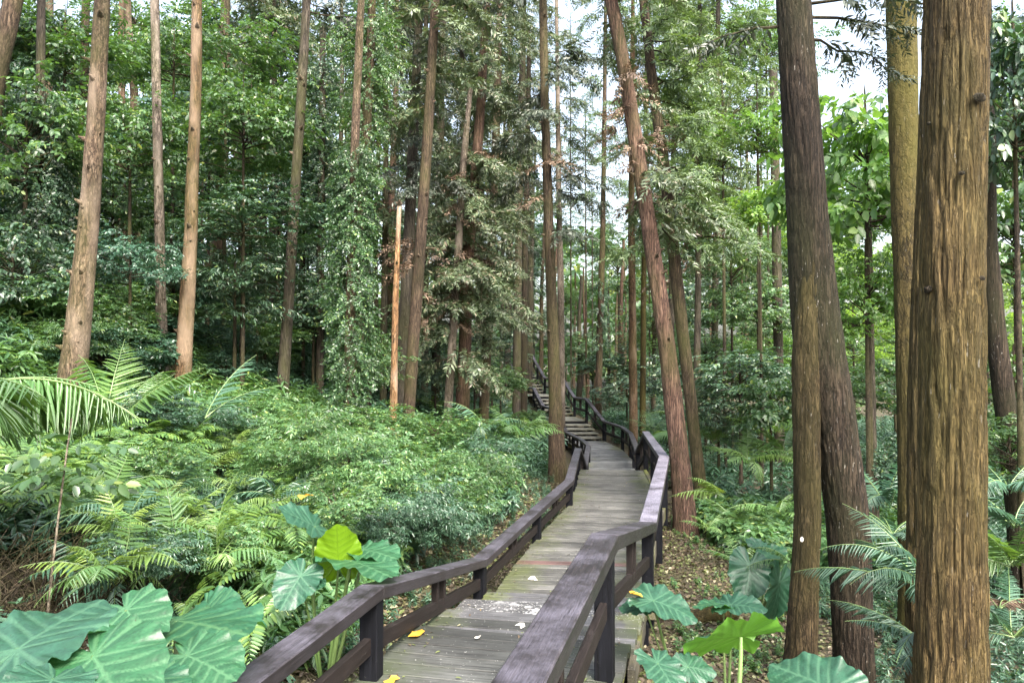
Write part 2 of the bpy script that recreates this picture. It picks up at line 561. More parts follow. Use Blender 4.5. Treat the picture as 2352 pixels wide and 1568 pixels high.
def taro_mat(name, top, vein, under, transl, tcol, rough=.42):
    m, nt, b, out = newmat(name)
    uvn = nt.nodes.new("ShaderNodeUVMap").outputs[0]
    sp = nt.nodes.new("ShaderNodeSeparateXYZ")
    nt.links.new(uvn, sp.inputs[0])
    # u = distance to the nearest vein, stored on the blade
    vf = ramp(nt, [(.0, g(1)), (.10, g(.7)), (.2, g(0))], sp.outputs[0])
    pos = nt.nodes.new("ShaderNodeTexCoord").outputs["Object"]
    n = noise(nt, pos, 5, 4, .6)
    fine = noise(nt, pos, 34, 3, .6)
    col = mixc(nt, 1.0, top, ramp(nt, [(.3, g(.7)), (.7, g(1.3))], n), 'MULTIPLY')
    col = mixc(nt, 1.0, col, ramp(nt, [(.3, g(.85)), (.7, g(1.15))], fine), 'MULTIPLY')
    col = mixc(nt, vf, col, vein)
    col = mixc(nt, 1.0, col, ramp(nt, [(0, g(1.0)), (.82, g(1.0)), (1, g(1.28))], sp.outputs[1]), 'MULTIPLY')
    vor = nd(nt, "ShaderNodeTexVoronoi", Scale=22.0)
    nt.links.new(pos, vor.inputs["Vector"])
    col = mixc(nt, 1.0, col, ramp(nt, [(0, g(.78)), (.5, g(1.1))], vor.outputs["Distance"]), 'MULTIPLY')
    sp2 = noise(nt, pos, 19, 2, .5)
    col = mixc(nt, ramp(nt, [(.71, g(0)), (.745, g(.8))], sp2), col, (.03, .035, .015))
    geo = nt.nodes.new("ShaderNodeNewGeometry")
    col = mixc(nt, geo.outputs["Backfacing"], col, under)
    nt.links.new(col, b.inputs["Base Color"])
    b.inputs["Roughness"].default_value = rough
    bp = nd(nt, "ShaderNodeBump", Strength=.3, Distance=.006)
    nt.links.new(mixc(nt, .5, fine, vor.outputs["Distance"]), bp.inputs["Height"])
    nt.links.new(bp.outputs[0], b.inputs["Normal"])
    t = nd(nt, "ShaderNodeBsdfTranslucent")
    nt.links.new(mixc(nt, vf, tcol, tuple(c * .55 for c in tcol)), t.inputs["Color"])
    mx = nd(nt, "ShaderNodeMixShader", Fac=transl)
    nt.links.new(b.outputs[0], mx.inputs[1])
    nt.links.new(t.outputs[0], mx.inputs[2])
    nt.links.new(mx.outputs[0], out.inputs[0])
    return m


M['taro'] = taro_mat("taro_leaf", (.023, .085, .036), (.06, .15, .07), (.06, .15, .05), .2, (.07, .24, .06))
M['taro_green'] = taro_mat("taro_leaf_green", (.022, .088, .042), (.065, .16, .07), (.07, .19, .03), .26, (.10, .30, .03))
M['taro_blue'] = taro_mat("taro_leaf_blue", (.018, .064, .036), (.045, .115, .065), (.05, .14, .04), .14, (.07, .24, .05), .42)
M['taro_lime'] = taro_mat("taro_leaf_lime", (.13, .25, .012), (.22, .36, .04), (.15, .28, .012), .5, (.34, .52, .01))
M['taro_tray'] = taro_mat("taro_leaf_tray", (.03, .10, .06), (.08, .18, .08), (.10, .25, .03), .3, (.16, .42, .03))
M['stalk'] = leaf_mat("taro_stalk", [(0, (.10, .17, .05)), (1, (.16, .24, .08))], .4, .0, per_object=True)


# ------------------------------------------------------------------ ground
def build_ground():
    u = np.linspace(-1, 1, 300)
    xs = 3.0 + np.sign(u) * (18 * np.abs(u) + 380 * np.abs(u) ** 5)
    v = np.linspace(0, 1, 340)
    ys = -9 + 62 * v + 340 * v ** 6
    X, Y = np.meshgrid(xs, ys)
    Z = land(X, Y)
    n = len(xs)
    i = np.arange(len(ys) - 1)[:, None] * n + np.arange(n - 1)[None]
    q = np.stack([i, i + 1, i + n + 1, i + n], -1).reshape(-1, 4)
    me = mesh("ground", np.stack([X, Y, Z], -1).reshape(-1, 3), [q], smooth=True)
    tag(obj("ground", me, M['soil']), kind="structure")


build_ground()


# ------------------------------------------------------------------ timber
def hexa(name, B, T, mat, parent, bevel=.006, xdir=None):
    """a timber from 4 bottom and 4 top world points (same order); local x runs along xdir"""
    P = np.array(list(B) + list(T), float)
    c = P.mean(0)
    x = nrm(xdir if xdir is not None else (P[1] - P[0]))
    z = nrm(np.cross(x, P[3] - P[0]))
    z = z if z[2] >= -.01 else -z
    y = np.cross(z, x)
    R = np.stack([x, y, z], 1)
    L = (P - c) @ R
    bm = bmesh.new()
    vs = [bm.verts.new(p) for p in L]
    for f in ((3, 2, 1, 0), (4, 5, 6, 7), (0, 1, 5, 4), (1, 2, 6, 5), (2, 3, 7, 6), (3, 0, 4, 7)):
        bm.faces.new([vs[k] for k in f])
    bmesh.ops.recalc_face_normals(bm, faces=bm.faces)
    if bevel:
        bmesh.ops.bevel(bm, geom=list(bm.edges), offset=bevel, segments=1, affect='EDGES', profile=.5)
    me = bpy.data.meshes.new(name)
    bm.to_mesh(me)
    bm.free()
    o = obj(name, me, mat, parent)
    o.matrix_world = Matrix.Translation(Vector(c - 0)) @ Matrix(R.tolist()).to_4x4()
    if parent is not None:
        o.matrix_parent_inverse = Matrix.Translation(-Vector(parent.location))
    return o


def quadbar(name, a, b, w, h, mat, parent, bevel=.006, m0=None, m1=None, up=(0, 0, 1)):
    """bar with its TOP centre line from a to b; m0/m1 mitre plane directions across (world, horizontal)"""
    a, b = np.array(a, float), np.array(b, float)
    d = nrm(b - a)
    s = nrm(np.cross(d, up))
    u = np.cross(s, d)

    def ends(p, m):
        if m is None:
            return p - s * w / 2, p + s * w / 2
        m = nrm(np.array(m, float))
        m = m / max(abs(np.dot(m, s)), .3) * (1 if np.dot(m, s) > 0 else -1)
        return p - m * w / 2, p + m * w / 2
    a0, a1 = ends(a, m0)
    b0, b1 = ends(b, m1)
    T = [a0, b0, b1, a1]
    return hexa(name, [p - u * h for p in T], T, mat, parent, bevel, xdir=d)


def lerp(a, b, t):
    return a + (b - a) * t


deck = tag(obj("boardwalk_deck", None, loc=(0.03, 5.7, .9)), kind="structure")


def lane(rows, n, mats, parent, name="plank", th=.045, gap=.013, over=(0, 0)):
    """planks between cross lines rows[i] = (Lx,Ly,Rx,Ry,H)"""
    t = np.linspace(0, len(rows) - 1, 600)
    A = np.array(rows, float)
    ii = np.arange(len(rows))
    D = np.stack([np.interp(t, ii, A[:, k]) for k in range(5)], 1)
    mid = (D[:, :2] + D[:, 2:4]) / 2
    s = np.concatenate([[0], np.cumsum(np.linalg.norm(np.diff(mid, axis=0), axis=1))])
    cuts = np.linspace(0, s[-1], n + 1)
    gl = gap / max(s[-1], .01)
    for k in range(n):
        s0, s1 = cuts[k] + gap / 2, cuts[k + 1] - gap / 2
        c = [np.array([np.interp(x, s, D[:, j]) for j in range(5)]) for x in (s0, s1)]
        e = rng.normal(0, .012, 4)
        j = rng.normal(0, .0025, 4)
        L0 = np.array([c[0][0], c[0][1], 3 - c[0][4]]); R0 = np.array([c[0][2], c[0][3], 3 - c[0][4]])
        L1 = np.array([c[1][0], c[1][1], 3 - c[1][4]]); R1 = np.array([c[1][2], c[1][3], 3 - c[1][4]])
        dl = nrm(R0 - L0)
        L0 = L0 + dl * e[0] + [0, 0, j[0]]; L1 = L1 + dl * e[0] + [0, 0, j[1]]
        R0 = R0 + dl * e[1] + [0, 0, j[2]]; R1 = R1 + dl * e[1] + [0, 0, j[3]]
        T = [L0, R0, R1, L1]
        hexa(name, [p - [0, 0, th] for p in T], T, mats(k), parent, .004, xdir=nrm(R0 - L0))


# near deck (two slightly stepped stretches), the steps, the mid deck, the low deck
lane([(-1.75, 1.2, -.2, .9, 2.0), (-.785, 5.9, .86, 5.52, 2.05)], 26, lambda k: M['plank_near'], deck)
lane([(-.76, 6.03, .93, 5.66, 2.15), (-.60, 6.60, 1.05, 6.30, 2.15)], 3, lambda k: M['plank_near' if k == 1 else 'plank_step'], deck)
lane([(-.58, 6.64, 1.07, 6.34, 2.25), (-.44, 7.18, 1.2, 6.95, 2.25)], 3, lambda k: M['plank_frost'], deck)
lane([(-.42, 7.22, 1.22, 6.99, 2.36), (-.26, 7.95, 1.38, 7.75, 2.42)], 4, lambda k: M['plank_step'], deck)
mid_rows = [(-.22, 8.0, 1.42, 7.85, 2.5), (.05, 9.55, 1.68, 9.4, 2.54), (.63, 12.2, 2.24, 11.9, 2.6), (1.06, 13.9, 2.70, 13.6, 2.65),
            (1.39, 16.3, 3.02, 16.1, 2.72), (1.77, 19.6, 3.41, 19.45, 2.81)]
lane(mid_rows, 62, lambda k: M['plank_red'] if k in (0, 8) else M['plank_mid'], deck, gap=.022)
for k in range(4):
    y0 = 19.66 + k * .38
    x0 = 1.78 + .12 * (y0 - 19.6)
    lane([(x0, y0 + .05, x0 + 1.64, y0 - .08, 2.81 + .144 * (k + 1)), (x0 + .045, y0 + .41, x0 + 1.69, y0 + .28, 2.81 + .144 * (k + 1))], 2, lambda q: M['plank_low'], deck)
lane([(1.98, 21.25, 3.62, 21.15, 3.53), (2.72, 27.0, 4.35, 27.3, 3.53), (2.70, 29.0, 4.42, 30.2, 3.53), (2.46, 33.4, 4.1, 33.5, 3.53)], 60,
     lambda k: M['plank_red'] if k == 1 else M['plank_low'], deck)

# side beams and supports of the deck
def side(rows, off, mat, h=.16, w=.06, which=2, drop=.048):
    for a, b in zip(rows[:-1], rows[1:]):
        p = [a[which] + off, a[which + 1], 3 - a[4] - drop]
        q = [b[which] + off, b[which + 1], 3 - b[4] - drop]
        quadbar("joist", p, q, w, h, mat, deck, .004)


nr = [(-1.75, 1.2, -.2, .9, 2.0), (-.785, 5.9, .86, 5.52, 2.05)]
st = [(-.76, 6.03, .95, 5.66, 2.25), (-.60, 6.60, 1.10, 6.30, 2.27), (-.24, 7.95, 1.42, 7.80, 2.53)]
side(nr, -.06, M['beam_moss']); side(nr, .04, M['beam_moss'], which=0)
side(st, -.06, M['beam_moss']); side(st, .04, M['beam_moss'], which=0)
side(mid_rows, .03, M['beam_moss'], h=.2, w=.09, drop=-.02)
side(mid_rows, .06, M['beam_moss'], which=0)
lowr = [(1.98, 21.25, 3.62, 21.15, 3.53), (2.72, 27.0, 4.35, 27.3, 3.53), (2.70, 29.0, 4.42, 30.2, 3.53), (2.46, 33.4, 4.1, 33.5, 3.53)]
side(lowr, -.06, M['beam_moss']); side(lowr, .06, M['beam_moss'], which=0)
for (x, y, hh) in ((.55, 4.2, 2.2), (.86, 5.9, 2.4), (1.3, 7.6, 2.6), (1.6, 9.3, 2.7), (2.1, 11.4, 2.75), (2.55, 13.2, 2.8), (2.85, 15.3, 2.9), (3.1, 17.5, 2.95), (3.33, 19.3, 3.0),
                   (-.2, 8.4, 2.65), (.55, 11.6, 2.75), (1.1, 14.2, 2.85), (1.5, 17.0, 2.9)):
    quadbar("support_post", [x, y, 3 - hh], [x, y, float(land(x, y)) - .25], .11, .11, M['post'], deck, .005, up=(0, 1, 0))


def railing(label, pts, frac=.42, first_post=True, last_post=True, toprail='rail', spacing=2.75, w=.17, th=.085, extra=0.0):
    P = np.array([(x, y, 3 - h) for x, y, h in pts], float)
    root = thing("railing", (P[0][0], P[0][1], float(dz(P[0][1]))), label, "railing", "timber railings of the boardwalk")
    n = len(P)
    dirs = [nrm(P[i + 1] - P[i]) for i in range(n - 1)]

    def side_of(d):
        return nrm(np.cross(d, (0, 0, 1)))
    mit = []
    for i in range(n):
        if i == 0: mit.append(side_of(dirs[0]))
        elif i == n - 1: mit.append(side_of(dirs[-1]))
        else: mit.append(nrm(side_of(dirs[i - 1]) + side_of(dirs[i])))
    posts = []
    for i in range(n - 1):
        a = P[i] + dirs[i] * (.0015 if i else 0)
        b = P[i + 1] - dirs[i] * .0015
        mt = M[toprail if isinstance(toprail, str) else toprail[i]]
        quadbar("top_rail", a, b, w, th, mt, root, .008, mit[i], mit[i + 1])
        L = np.linalg.norm(P[i + 1] - P[i])
        k = max(1, int(round(L / spacing)))
        for q in range(k):
            posts.append((P[i] + (P[i + 1] - P[i]) * q / k, dirs[i] if i == 0 or q else nrm(dirs[i] + dirs[i - 1])))
    posts.append((P[-1], dirs[-1]))
    low = []
    for i, (p, d) in enumerate(posts):
        zd = float(dz(p[1]))
        low.append(zd + frac * (p[2] - zd) + .04)
        if (i == 0 and not first_post) or (i == len(posts) - 1 and not last_post):
            continue
        top = np.array([p[0], p[1], p[2] - th - .002])
        bot = np.array([p[0], p[1], zd - .30 - extra])
        hd = nrm(np.array([d[0], d[1], 0]))
        quadbar("post", bot + hd * .06, top + hd * .06, .12, .12, M['post'], root, .006, up=tuple(hd))
    for i in range(len(posts) - 1):
        a, b = posts[i][0].copy(), posts[i + 1][0].copy()
        L = np.linalg.norm(b - a)
        if L < .5: continue
        d = (b - a) / L
        la = np.array([a[0], a[1], low[i]]); lb = np.array([b[0], b[1], low[i + 1]])
        dl = nrm(lb - la)
        quadbar("lower_rail", la + dl * .064, lb - dl * .064, .05, .11, M['lower'], root, .005)
        if L < 1.3: continue
        for s in (-.11, .11):
            t = .5 + s / L
            pt = lerp(a, b, t); pl = lerp(la, lb, t)
            hd = nrm(np.array([d[0], d[1], 0]))
            quadbar("baluster", np.array([pt[0], pt[1], pl[2] - .05]) + hd * .026, np.array([pt[0], pt[1], pt[2] - th - .004]) + hd * .026, .056, .052, M['lower'], root, .004, up=tuple(hd))
    return root


railing("low dark railing along the mossy deck on the fern side, with weathered top tinted lavender for sky sheen",
        [(-1.58, 1.8, 1.44), (-.91, 4.9, 1.45), (-.34, 8, 2.08), (1.06, 13.9, 2.18), (1.71, 19.5, 2.24)], .40, extra=.25)
railing("tall purple-brown railing nearest the big trunks, kinked by the mid deck",
        [(-.26, 1.5, 1.09), (.60, 4.9, 1.12), (1.44, 8, 1.70), (2.75, 13.6, 1.71), (3.47, 19.5, 1.81)], .5, toprail=['rail', 'rail', 'rail_worn_sheen', 'rail_worn_sheen'], w=.185, th=.10)
railing("dipping railing of the low deck beside the flared trunk base",
        [(1.74, 19.62, 2.27), (2.03, 21.1, 2.93), (2.69, 26.4, 2.93), (2.64, 28.4, 2.93), (2.40, 33.3, 3.1)], .35, first_post=False)
railing("dipping railing round the low deck on the side of the leaning trunks",
        [(3.50, 19.62, 1.84), (3.72, 22.2, 2.63), (4.38, 27.7, 2.63), (4.47, 30.4, 2.63), (4.12, 33.35, 2.63)], .45, first_post=False)
railing("stair railing climbing behind the flared trunk, on the slope side",
        [(2.40, 33.5, 3.08), (2.12, 36.2, 2.3), (1.62, 38.9, 2.27), (1.2, 41.5, 1.44), (.72, 44.2, 1.46), (-.2, 48.5, .02)], .4)
railing("stair railing in zigzag flights down the open side of the stairs",
        [(4.1, 33.5, 2.63), (3.6, 36.2, 1.78), (3.24, 38.9, 1.83), (2.84, 41.5, .975), (1.94, 44.3, .95), (1.22, 48.6, -.56)], .45)


def stair(label, a, b, n, parent_loc):
    """n treads from row a to row b (Lx,Ly,Rx,Ry,H)"""
    root = thing("staircase", parent_loc, label, "stairs", "flights of the timber stairs")
    a, b = np.array(a, float), np.array(b, float)
    for k in range(n):
        t0, t1 = k / n, (k + 1.12) / n
        h = lerp(a[4], b[4], (k + 1) / (n + 1))
        p, q = lerp(a, b, t0), lerp(a, b, min(t1, 1.0))
        T = [np.array([p[0], p[1], 3 - h]), np.array([p[2], p[3], 3 - h]), np.array([q[2], q[3], 3 - h]), np.array([q[0], q[1], 3 - h])]
        hexa("tread", [v - [0, 0, .065] for v in T], T, M['plank_stair'], root, .006, xdir=nrm(T[1] - T[0]))
    for t in (.04, .35, .65, .96):
        p = [lerp(a[0], a[2], t), lerp(a[1], a[3], t), 3 - a[4] - .02]
        q = [lerp(b[0], b[2], t), lerp(b[1], b[3], t), 3 - b[4] - .15]
        quadbar("stringer", p, q, .09, .2, M['post'], root, .005)
    return root


def landing(label, rows, n):
    root = thing("stair_landing", ((rows[0][0] + rows[0][2]) / 2, rows[0][1], 3 - rows[0][4]), label, "landing", "flights of the timber stairs")
    lane(rows, n, lambda k: M['plank_stair'], root)
    r = rows[0]
    quadbar("fascia", [r[0], r[1] + .02, 3 - r[4] - .05], [r[2], r[3] + .02, 3 - r[4] - .05], .05, .17, M['post'], root, .004)
    for t in (.03, .97):
        x, y = lerp(r[0], r[2], t), lerp(r[1], r[3], t) + .1
        quadbar("support_post", [x, y, 3 - r[4] - .2], [x, y, float(land(x, y)) - .2], .1, .1, M['post'], root, .004, up=(0, 1, 0))
    return root


stair("lowest mossy stair flight rising from the low deck", (2.46, 33.5, 4.08, 33.55, 3.53), (2.0, 36.15, 3.58, 36.2, 2.85), 4, (3.2, 33.5, -.53))
landing("lower stair landing behind the flared trunk", [(2.0, 36.22, 3.58, 36.25, 2.85), (1.6, 38.9, 3.22, 38.95, 2.85)], 10)
stair("middle stair flight between the two landings", (1.6, 38.95, 3.22, 39.0, 2.85), (1.2, 41.45, 2.8, 41.55, 1.9), 5, (2.4, 38.95, .15))
landing("upper stair landing where the flight bends", [(1.2, 41.5, 2.8, 41.6, 1.9), (.55, 44.2, 1.95, 44.4, 1.9)], 10)
stair("topmost stair flight vanishing into the dark wood", (.45, 44.3, 1.95, 44.45, 1.9), (-.2, 48.5, 1.25, 48.6, .4), 8, (1.2, 44.3, 1.1))


# ------------------------------------------------------------------ leaf and spray templates
LEAF = np.array([(0, 0, 0), (0, 1, -.10), (-.20, .28, .035), (-.17, .68, .0), (.20, .28, .035), (.17, .68, .0)])
LEAF_F = np.array([(0, 4, 5, 1), (0, 1, 3, 2)])
BLADE = np.array([(0, 0, 0), (.5, .4, .0), (0, 1, -.12), (-.5, .4, .0)])
BLADE_F = np.array([(0, 1, 2, 3)])


def broad_spray(r, n=11, leaf=.26, wide=1.0, droop=.35):
    """a twig of length 1 along +y with leaves either side"""
    b = Bag()
    t = np.linspace(.12, 1, n)
    p = np.stack([.05 * np.sin(3 * t + r.random() * 6), t, -.16 * t ** 2], -1)
    az = np.where(np.arange(n) % 2, 1, -1) * (r.uniform(35, 75, n)) * PI / 180
    az[-1] = 0
    pit = r.normal(-droop, .3, n)
    d = np.stack([np.sin(az) * np.cos(pit), np.cos(az) * np.cos(pit), np.sin(pit)], -1)
    up = nrm(np.stack([r.normal(0, .45, n), r.normal(0, .35, n), np.ones(n)], -1))
    T = LEAF * [wide * 1.25, 1, 1]
    V, Fq = scatter(T, LEAF_F, p, frames(d, up), leaf * r.uniform(.7, 1.25, n))
    b.add(V, Fq, 0)
    return np.concatenate(b.v), np.concatenate(b.f)


def needle_spray(r, n=11, droop=.5):
    P, D, Sc = [], [], []
    for i in range(n):
        t = .05 + .95 * i / (n - 1)
        base = np.array([.03 * math.sin(5 * t), t, -.25 * t * t])
        for s in (-1, 1):
            a = s * r.uniform(30, 62) * PI / 180
            pit = r.normal(-droop * .6, .3)
            D.append((math.sin(a) * math.cos(pit), math.cos(a) * math.cos(pit), math.sin(pit)))
            P.append(base); Sc.append((.36 - .18 * t) * r.uniform(.6, 1.25))
        if i % 2 == 0:
            D.append((r.normal(0, .3), .8, r.normal(.3, .4))); P.append(base); Sc.append(.22)
    P, D = np.array(P), np.array(D)
    up = nrm(np.stack([r.normal(0, .6, len(P)), r.normal(0, .4, len(P)), np.ones(len(P))], -1))
    V, Fq = scatter(BLADE * [.26, 1, 1], BLADE_F, P, frames(D, up), np.array(Sc))
    return V, Fq


rt = np.random.default_rng(11)
BROAD = [broad_spray(rt) for _ in range(5)]
BROAD_BIG = [broad_spray(rt, 7, .42, 1.15, .45) for _ in range(4)]
BROAD_SMALL = [broad_spray(rt, 15, .17, 1.0, .25) for _ in range(4)]
BROAD_LANCE = [broad_spray(rt, 12, .36, .5, .3) for _ in range(4)]
NEEDLE = [needle_spray(rt) for _ in range(5)]


def add_sprays(bag, kinds, P, D, sc, r, upj=.35, m=0):
    k = r.integers(0, len(kinds), len(P))
    up = nrm(np.stack([r.normal(0, upj, len(P)), r.normal(0, upj, len(P)), np.ones(len(P))], -1))
    for j, (V, Fq) in enumerate(kinds):
        s = k == j
        if s.any():
            a, f = scatter(V, Fq, P[s], frames(D[s], up[s]), sc[s])
            bag.add(a, f, m)


def curve(a, d, L, droop, n=6, r=None):
    t = np.linspace(0, 1, n)
    p = a[None] + np.asarray(d)[None] * (t * L)[:, None]
    p[:, 2] -= droop * L * t ** 2
    if r is not None:
        p[1:] += r.normal(0, .02 * L, (n - 1, 3))
    return p


def wood(bag, p, r0, r1=.15, n=4, m=1):
    V, Fs, uv = tube(p, np.linspace(r0, r0 * r1, len(p)), n)
    bag.add(V, Fs, m, uv)


def broad_crown(seed, kinds=BROAD, nb=34, per=26, size=.42, flat=.75, bottom=-.6, upj=.35):
    """crown in an ellipsoid of radius about 1.9 m round the origin, boughs from a stem on the axis"""
    r = np.random.default_rng(seed)
    b = Bag()
    R = 1.9
    for i in range(nb):
        az = i * 2.4 + r.normal(0, .3)
        el = r.uniform(bottom, .95)
        rr = R * r.uniform(.62, 1.12)
        tip = np.array([math.cos(az) * math.cos(el * 1.2) * rr, math.sin(az) * math.cos(el * 1.2) * rr, math.sin(el * 1.2) * rr * flat + .2])
        st = np.array([0, 0, min(tip[2] * .5 - .5, tip[2] - .2)])
        v = tip - st
        L = np.linalg.norm(v)
        p = curve(st, v / L, L, .06, 6, r)
        wood(b, p, .016 * r.uniform(.7, 1.4))
        t = r.uniform(.35, 1.0, per)
        base = np.stack([np.interp(t, np.linspace(0, 1, 6), p[:, k]) for k in range(3)], -1)
        hd = nrm(np.array([v[0], v[1], 0.01]))
        a2 = r.normal(0, .95, per)
        D = np.stack([hd[0] * np.cos(a2) - hd[1] * np.sin(a2), hd[0] * np.sin(a2) + hd[1] * np.cos(a2), r.normal(.0, .28, per)], -1)
        off = r.normal(0, .13, (per, 3)) * [1, 1, .6]
        add_sprays(b, kinds, base + off, D, size * r.uniform(.7, 1.3, per), r, upj)
    return b.mesh("crown")


def needle_limb(b, r, a, az, L, el=-.05, droop=.25, dens=.10, size=.62, r0=.02):
    d = np.array([math.cos(az) * math.cos(el), math.sin(az) * math.cos(el), math.sin(el)])
    p = curve(np.asarray(a, float), d, L, droop, 7, r)
    wood(b, p, r0)
    n = max(4, int(L / dens))
    t = np.linspace(.18, 1, n) + r.normal(0, .02, n)
    t = np.clip(t, .1, 1)
    base = np.stack([np.interp(t, np.linspace(0, 1, 7), p[:, k]) for k in range(3)], -1)
    s = np.where(np.arange(n) % 2, 1, -1) * r.uniform(.35, 1.15, n)
    s[-1] = 0
    D = np.stack([d[0] * np.cos(s) - d[1] * np.sin(s), d[0] * np.sin(s) + d[1] * np.cos(s), r.normal(-.35, .3, n)], -1)
    add_sprays(b, NEEDLE, base, D, size * (1.15 - .5 * t) * r.uniform(.7, 1.3, n), r, .4)


# ------------------------------------------------------------------ trees
def bark_disp(seed, amp, nu=40, vs=1.1, lumps=.02):
    def f(U, V, R):
        a = vnoise(U * nu, V * vs, seed, nu)
        c = vnoise(U * nu * 2, V * vs * 2.2 + 9, seed + 5, nu * 2)
        l = vnoise(U * 5, V * .8, seed + 9, 5)
        rd = np.minimum(np.abs(2 * a - 1) * 2.6, 1)
        r2 = np.minimum(np.abs(2 * c - 1) * 2.2, 1)
        return amp * (rd - .85) + amp * .55 * (r2 - .8) + lumps * (l - .5)
    return f


def trunk_path(pts, Y, step=.12, top=None, root=True):
    """pts (px,py,w) from the foot up at distance Y (or one Y per point); returns path, radii"""
    Ys = Y if isinstance(Y, (list, tuple)) else [Y] * len(pts)
    P = np.array([at(px, py, y) for (px, py, w), y in zip(pts, Ys)])
    R = np.array([.91 * w / 2 / F * y for (px, py, w), y in zip(pts, Ys)])
    if root:
        zg = float(land(P[0][0], P[0][1]))
        if P[0][2] > zg - .15:
            d = (P[0] - P[1]) / max(P[1][2] - P[0][2], .3)
            k = P[0][2] - (zg - .2)
            P = np.vstack([P[0] + np.array([d[0] * k * .6, d[1] * k * .6, -k]), P])
            R = np.concatenate([[R[0] * 1.02], R])
    z = np.arange(P[0][2], P[-1][2], step)
    X = np.stack([np.interp(z, P[:, 2], P[:, 0]), np.interp(z, P[:, 2], P[:, 1]), z], -1)
    Rr = np.interp(z, P[:, 2], R)
    k = max(3, int(.9 / step) | 1)
    ker = np.hanning(k + 2)[1:-1]
    ker /= ker.sum()
    for arr in (X[:, 0], X[:, 1], Rr):
        pad = np.concatenate([2 * arr[0] - arr[1:k // 2 + 1][::-1], arr, 2 * arr[-1] - arr[-k // 2:-1][::-1]]) if len(arr) > k else arr
        if len(arr) > k:
            sm = np.convolve(pad, ker, 'same')[k // 2:k // 2 + len(arr)]
            arr[:] = sm
    return X, Rr


STUB = None


def stub_mesh():
    global STUB
    if STUB is None:
        V, Fs, uv = tube(np.array([(0, 0, -.03), (.0, 0, .02), (.004, .003, .06), (.012, .006, .10)]), [.055, .042, .022, .014], 7, cap=True)
        STUB = mesh("branch_stub", V, Fs, uv, True)
    return STUB


def tree(label, cat, pts, Y, barkm, name="conifer_tree", seg=10, step=.15, amp=.0, flare=.35, needles=None, ivy=None, stubs=0, group=None, seed=1, dead=None, twigs=0, snapped=False):
    r = np.random.default_rng(seed)
    X, R = trunk_path(pts, Y, step)
    z0 = X[0][2] + .2
    R = R * (1 + flare * np.exp(-np.maximum(X[:, 2] - z0, 0) / .35))
    root = thing(name, (X[0][0], X[0][1], float(land(X[0][0], X[0][1]))), label, cat, group)
    off = np.array(root.location)
    V, Fs, uv = tube(X, R, seg, bark_disp(seed, amp or R.mean() * .06, max(8, seg // 2), 1.1, R.mean() * .12), cap=snapped)
    obj("trunk", mesh("trunk", V - off, Fs, uv, True), M[barkm], root)

    def on(py):
        z = at(pts[0][0], py, Y if not isinstance(Y, (list, tuple)) else Y[0])[2]
        i = int(np.clip(np.searchsorted(X[:, 2], z), 0, len(X) - 1))
        return X[i], R[i]
    if needles:
        y0, y1, n, L, mat = needles[:5]
        b = Bag()
        opt = needles[5] if len(needles) > 5 else {}
        for i in range(n):
            c, rr = on(r.uniform(y0, y1))
            az = r.uniform(*opt.get('az', (0, 2 * PI)))
            needle_limb(b, r, c - off + np.array([0, 0, r.uniform(-.1, .1)]), az, L * r.uniform(.5, 1.2), r.normal(opt.get('el', -.05), .18), r.uniform(.1, .4), opt.get('dens', .085), opt.get('size', .66))
        obj("crown", b.mesh("crown"), [M[mat], M['twig']], root)
    if dead:
        y0, y1, n, L = dead[:4]
        b = Bag()
        for i in range(n):
            c, rr = on(r.uniform(y0, y1))
            needle_limb(b, r, c - off, r.uniform(0, 2 * PI), L * r.uniform(.5, 1.2), r.normal(-.1, .2), r.uniform(.2, .5), .12, .42, .012)
        obj("dead_foliage", b.mesh("dead_foliage"), [M['dead'], M['twig']], root)
    for i in range(twigs):
        b = Bag()
        c, rr = on(r.uniform(dead[0] if dead else 300, dead[1] if dead else 850))
        az = r.uniform(0, 2 * PI)
        wood(b, curve(c - off, (math.cos(az), math.sin(az), r.normal(0, .25)), r.uniform(.4, 1.3), .25, 6, r), .011, .2, 4, 0)
        obj("dead_branch", b.mesh("dead_branch", True), M['stem_pale'], root)
    if ivy:
        y0, y1, wid, n, size, mat = ivy
        b = Bag()
        zt, zb = at(pts[0][0], y0, Y)[2], at(pts[0][0], y1, Y)[2]
        z = zb + (zt - zb) * r.random(n) ** .9
        th = r.uniform(0, 2 * PI, n)
        cx, cy = np.interp(z, X[:, 2], X[:, 0]), np.interp(z, X[:, 2], X[:, 1])
        wr = wid / 2 / F * Y
        prof = .30 + 1.25 * fbm(z * 1.9, th * 1.1, seed) * (1.1 - .55 * ((z - zb) / (zt - zb))) * (.5 + .5 * sstep(0, .4, (z - zb) / (zt - zb)))
        rr = wr * prof * np.sqrt(r.uniform(.35, 1.1, n))
        P = np.stack([cx + np.cos(th) * rr, cy + np.sin(th) * rr, z], -1) - off
        D = np.stack([np.cos(th) * .7 + r.normal(0, .4, n), np.sin(th) * .7 + r.normal(0, .4, n), r.normal(-.55, .35, n)], -1)
        add_sprays(b, BROAD_SMALL, P, D, size * r.uniform(.7, 1.4, n), r, .5)
        o = obj("ivy", b.mesh("ivy"), M[mat], root)
    for i in range(stubs):
        c, rr = on(r.uniform(-20, 820))
        az = r.uniform(PI * 1.0, PI * 2.0)
        o = obj("branch_stub", stub_mesh(), M[barkm], root)
        d = Vector((math.cos(az), math.sin(az), .25))
        o.location = Vector(c - off) + d * rr * .9
        o.rotation_euler = d.to_track_quat('Z', 'X').to_euler()
        o.scale = [r.uniform(.5, 1.15)] * 3
    return root


FT = "tall conifers on the hillside"
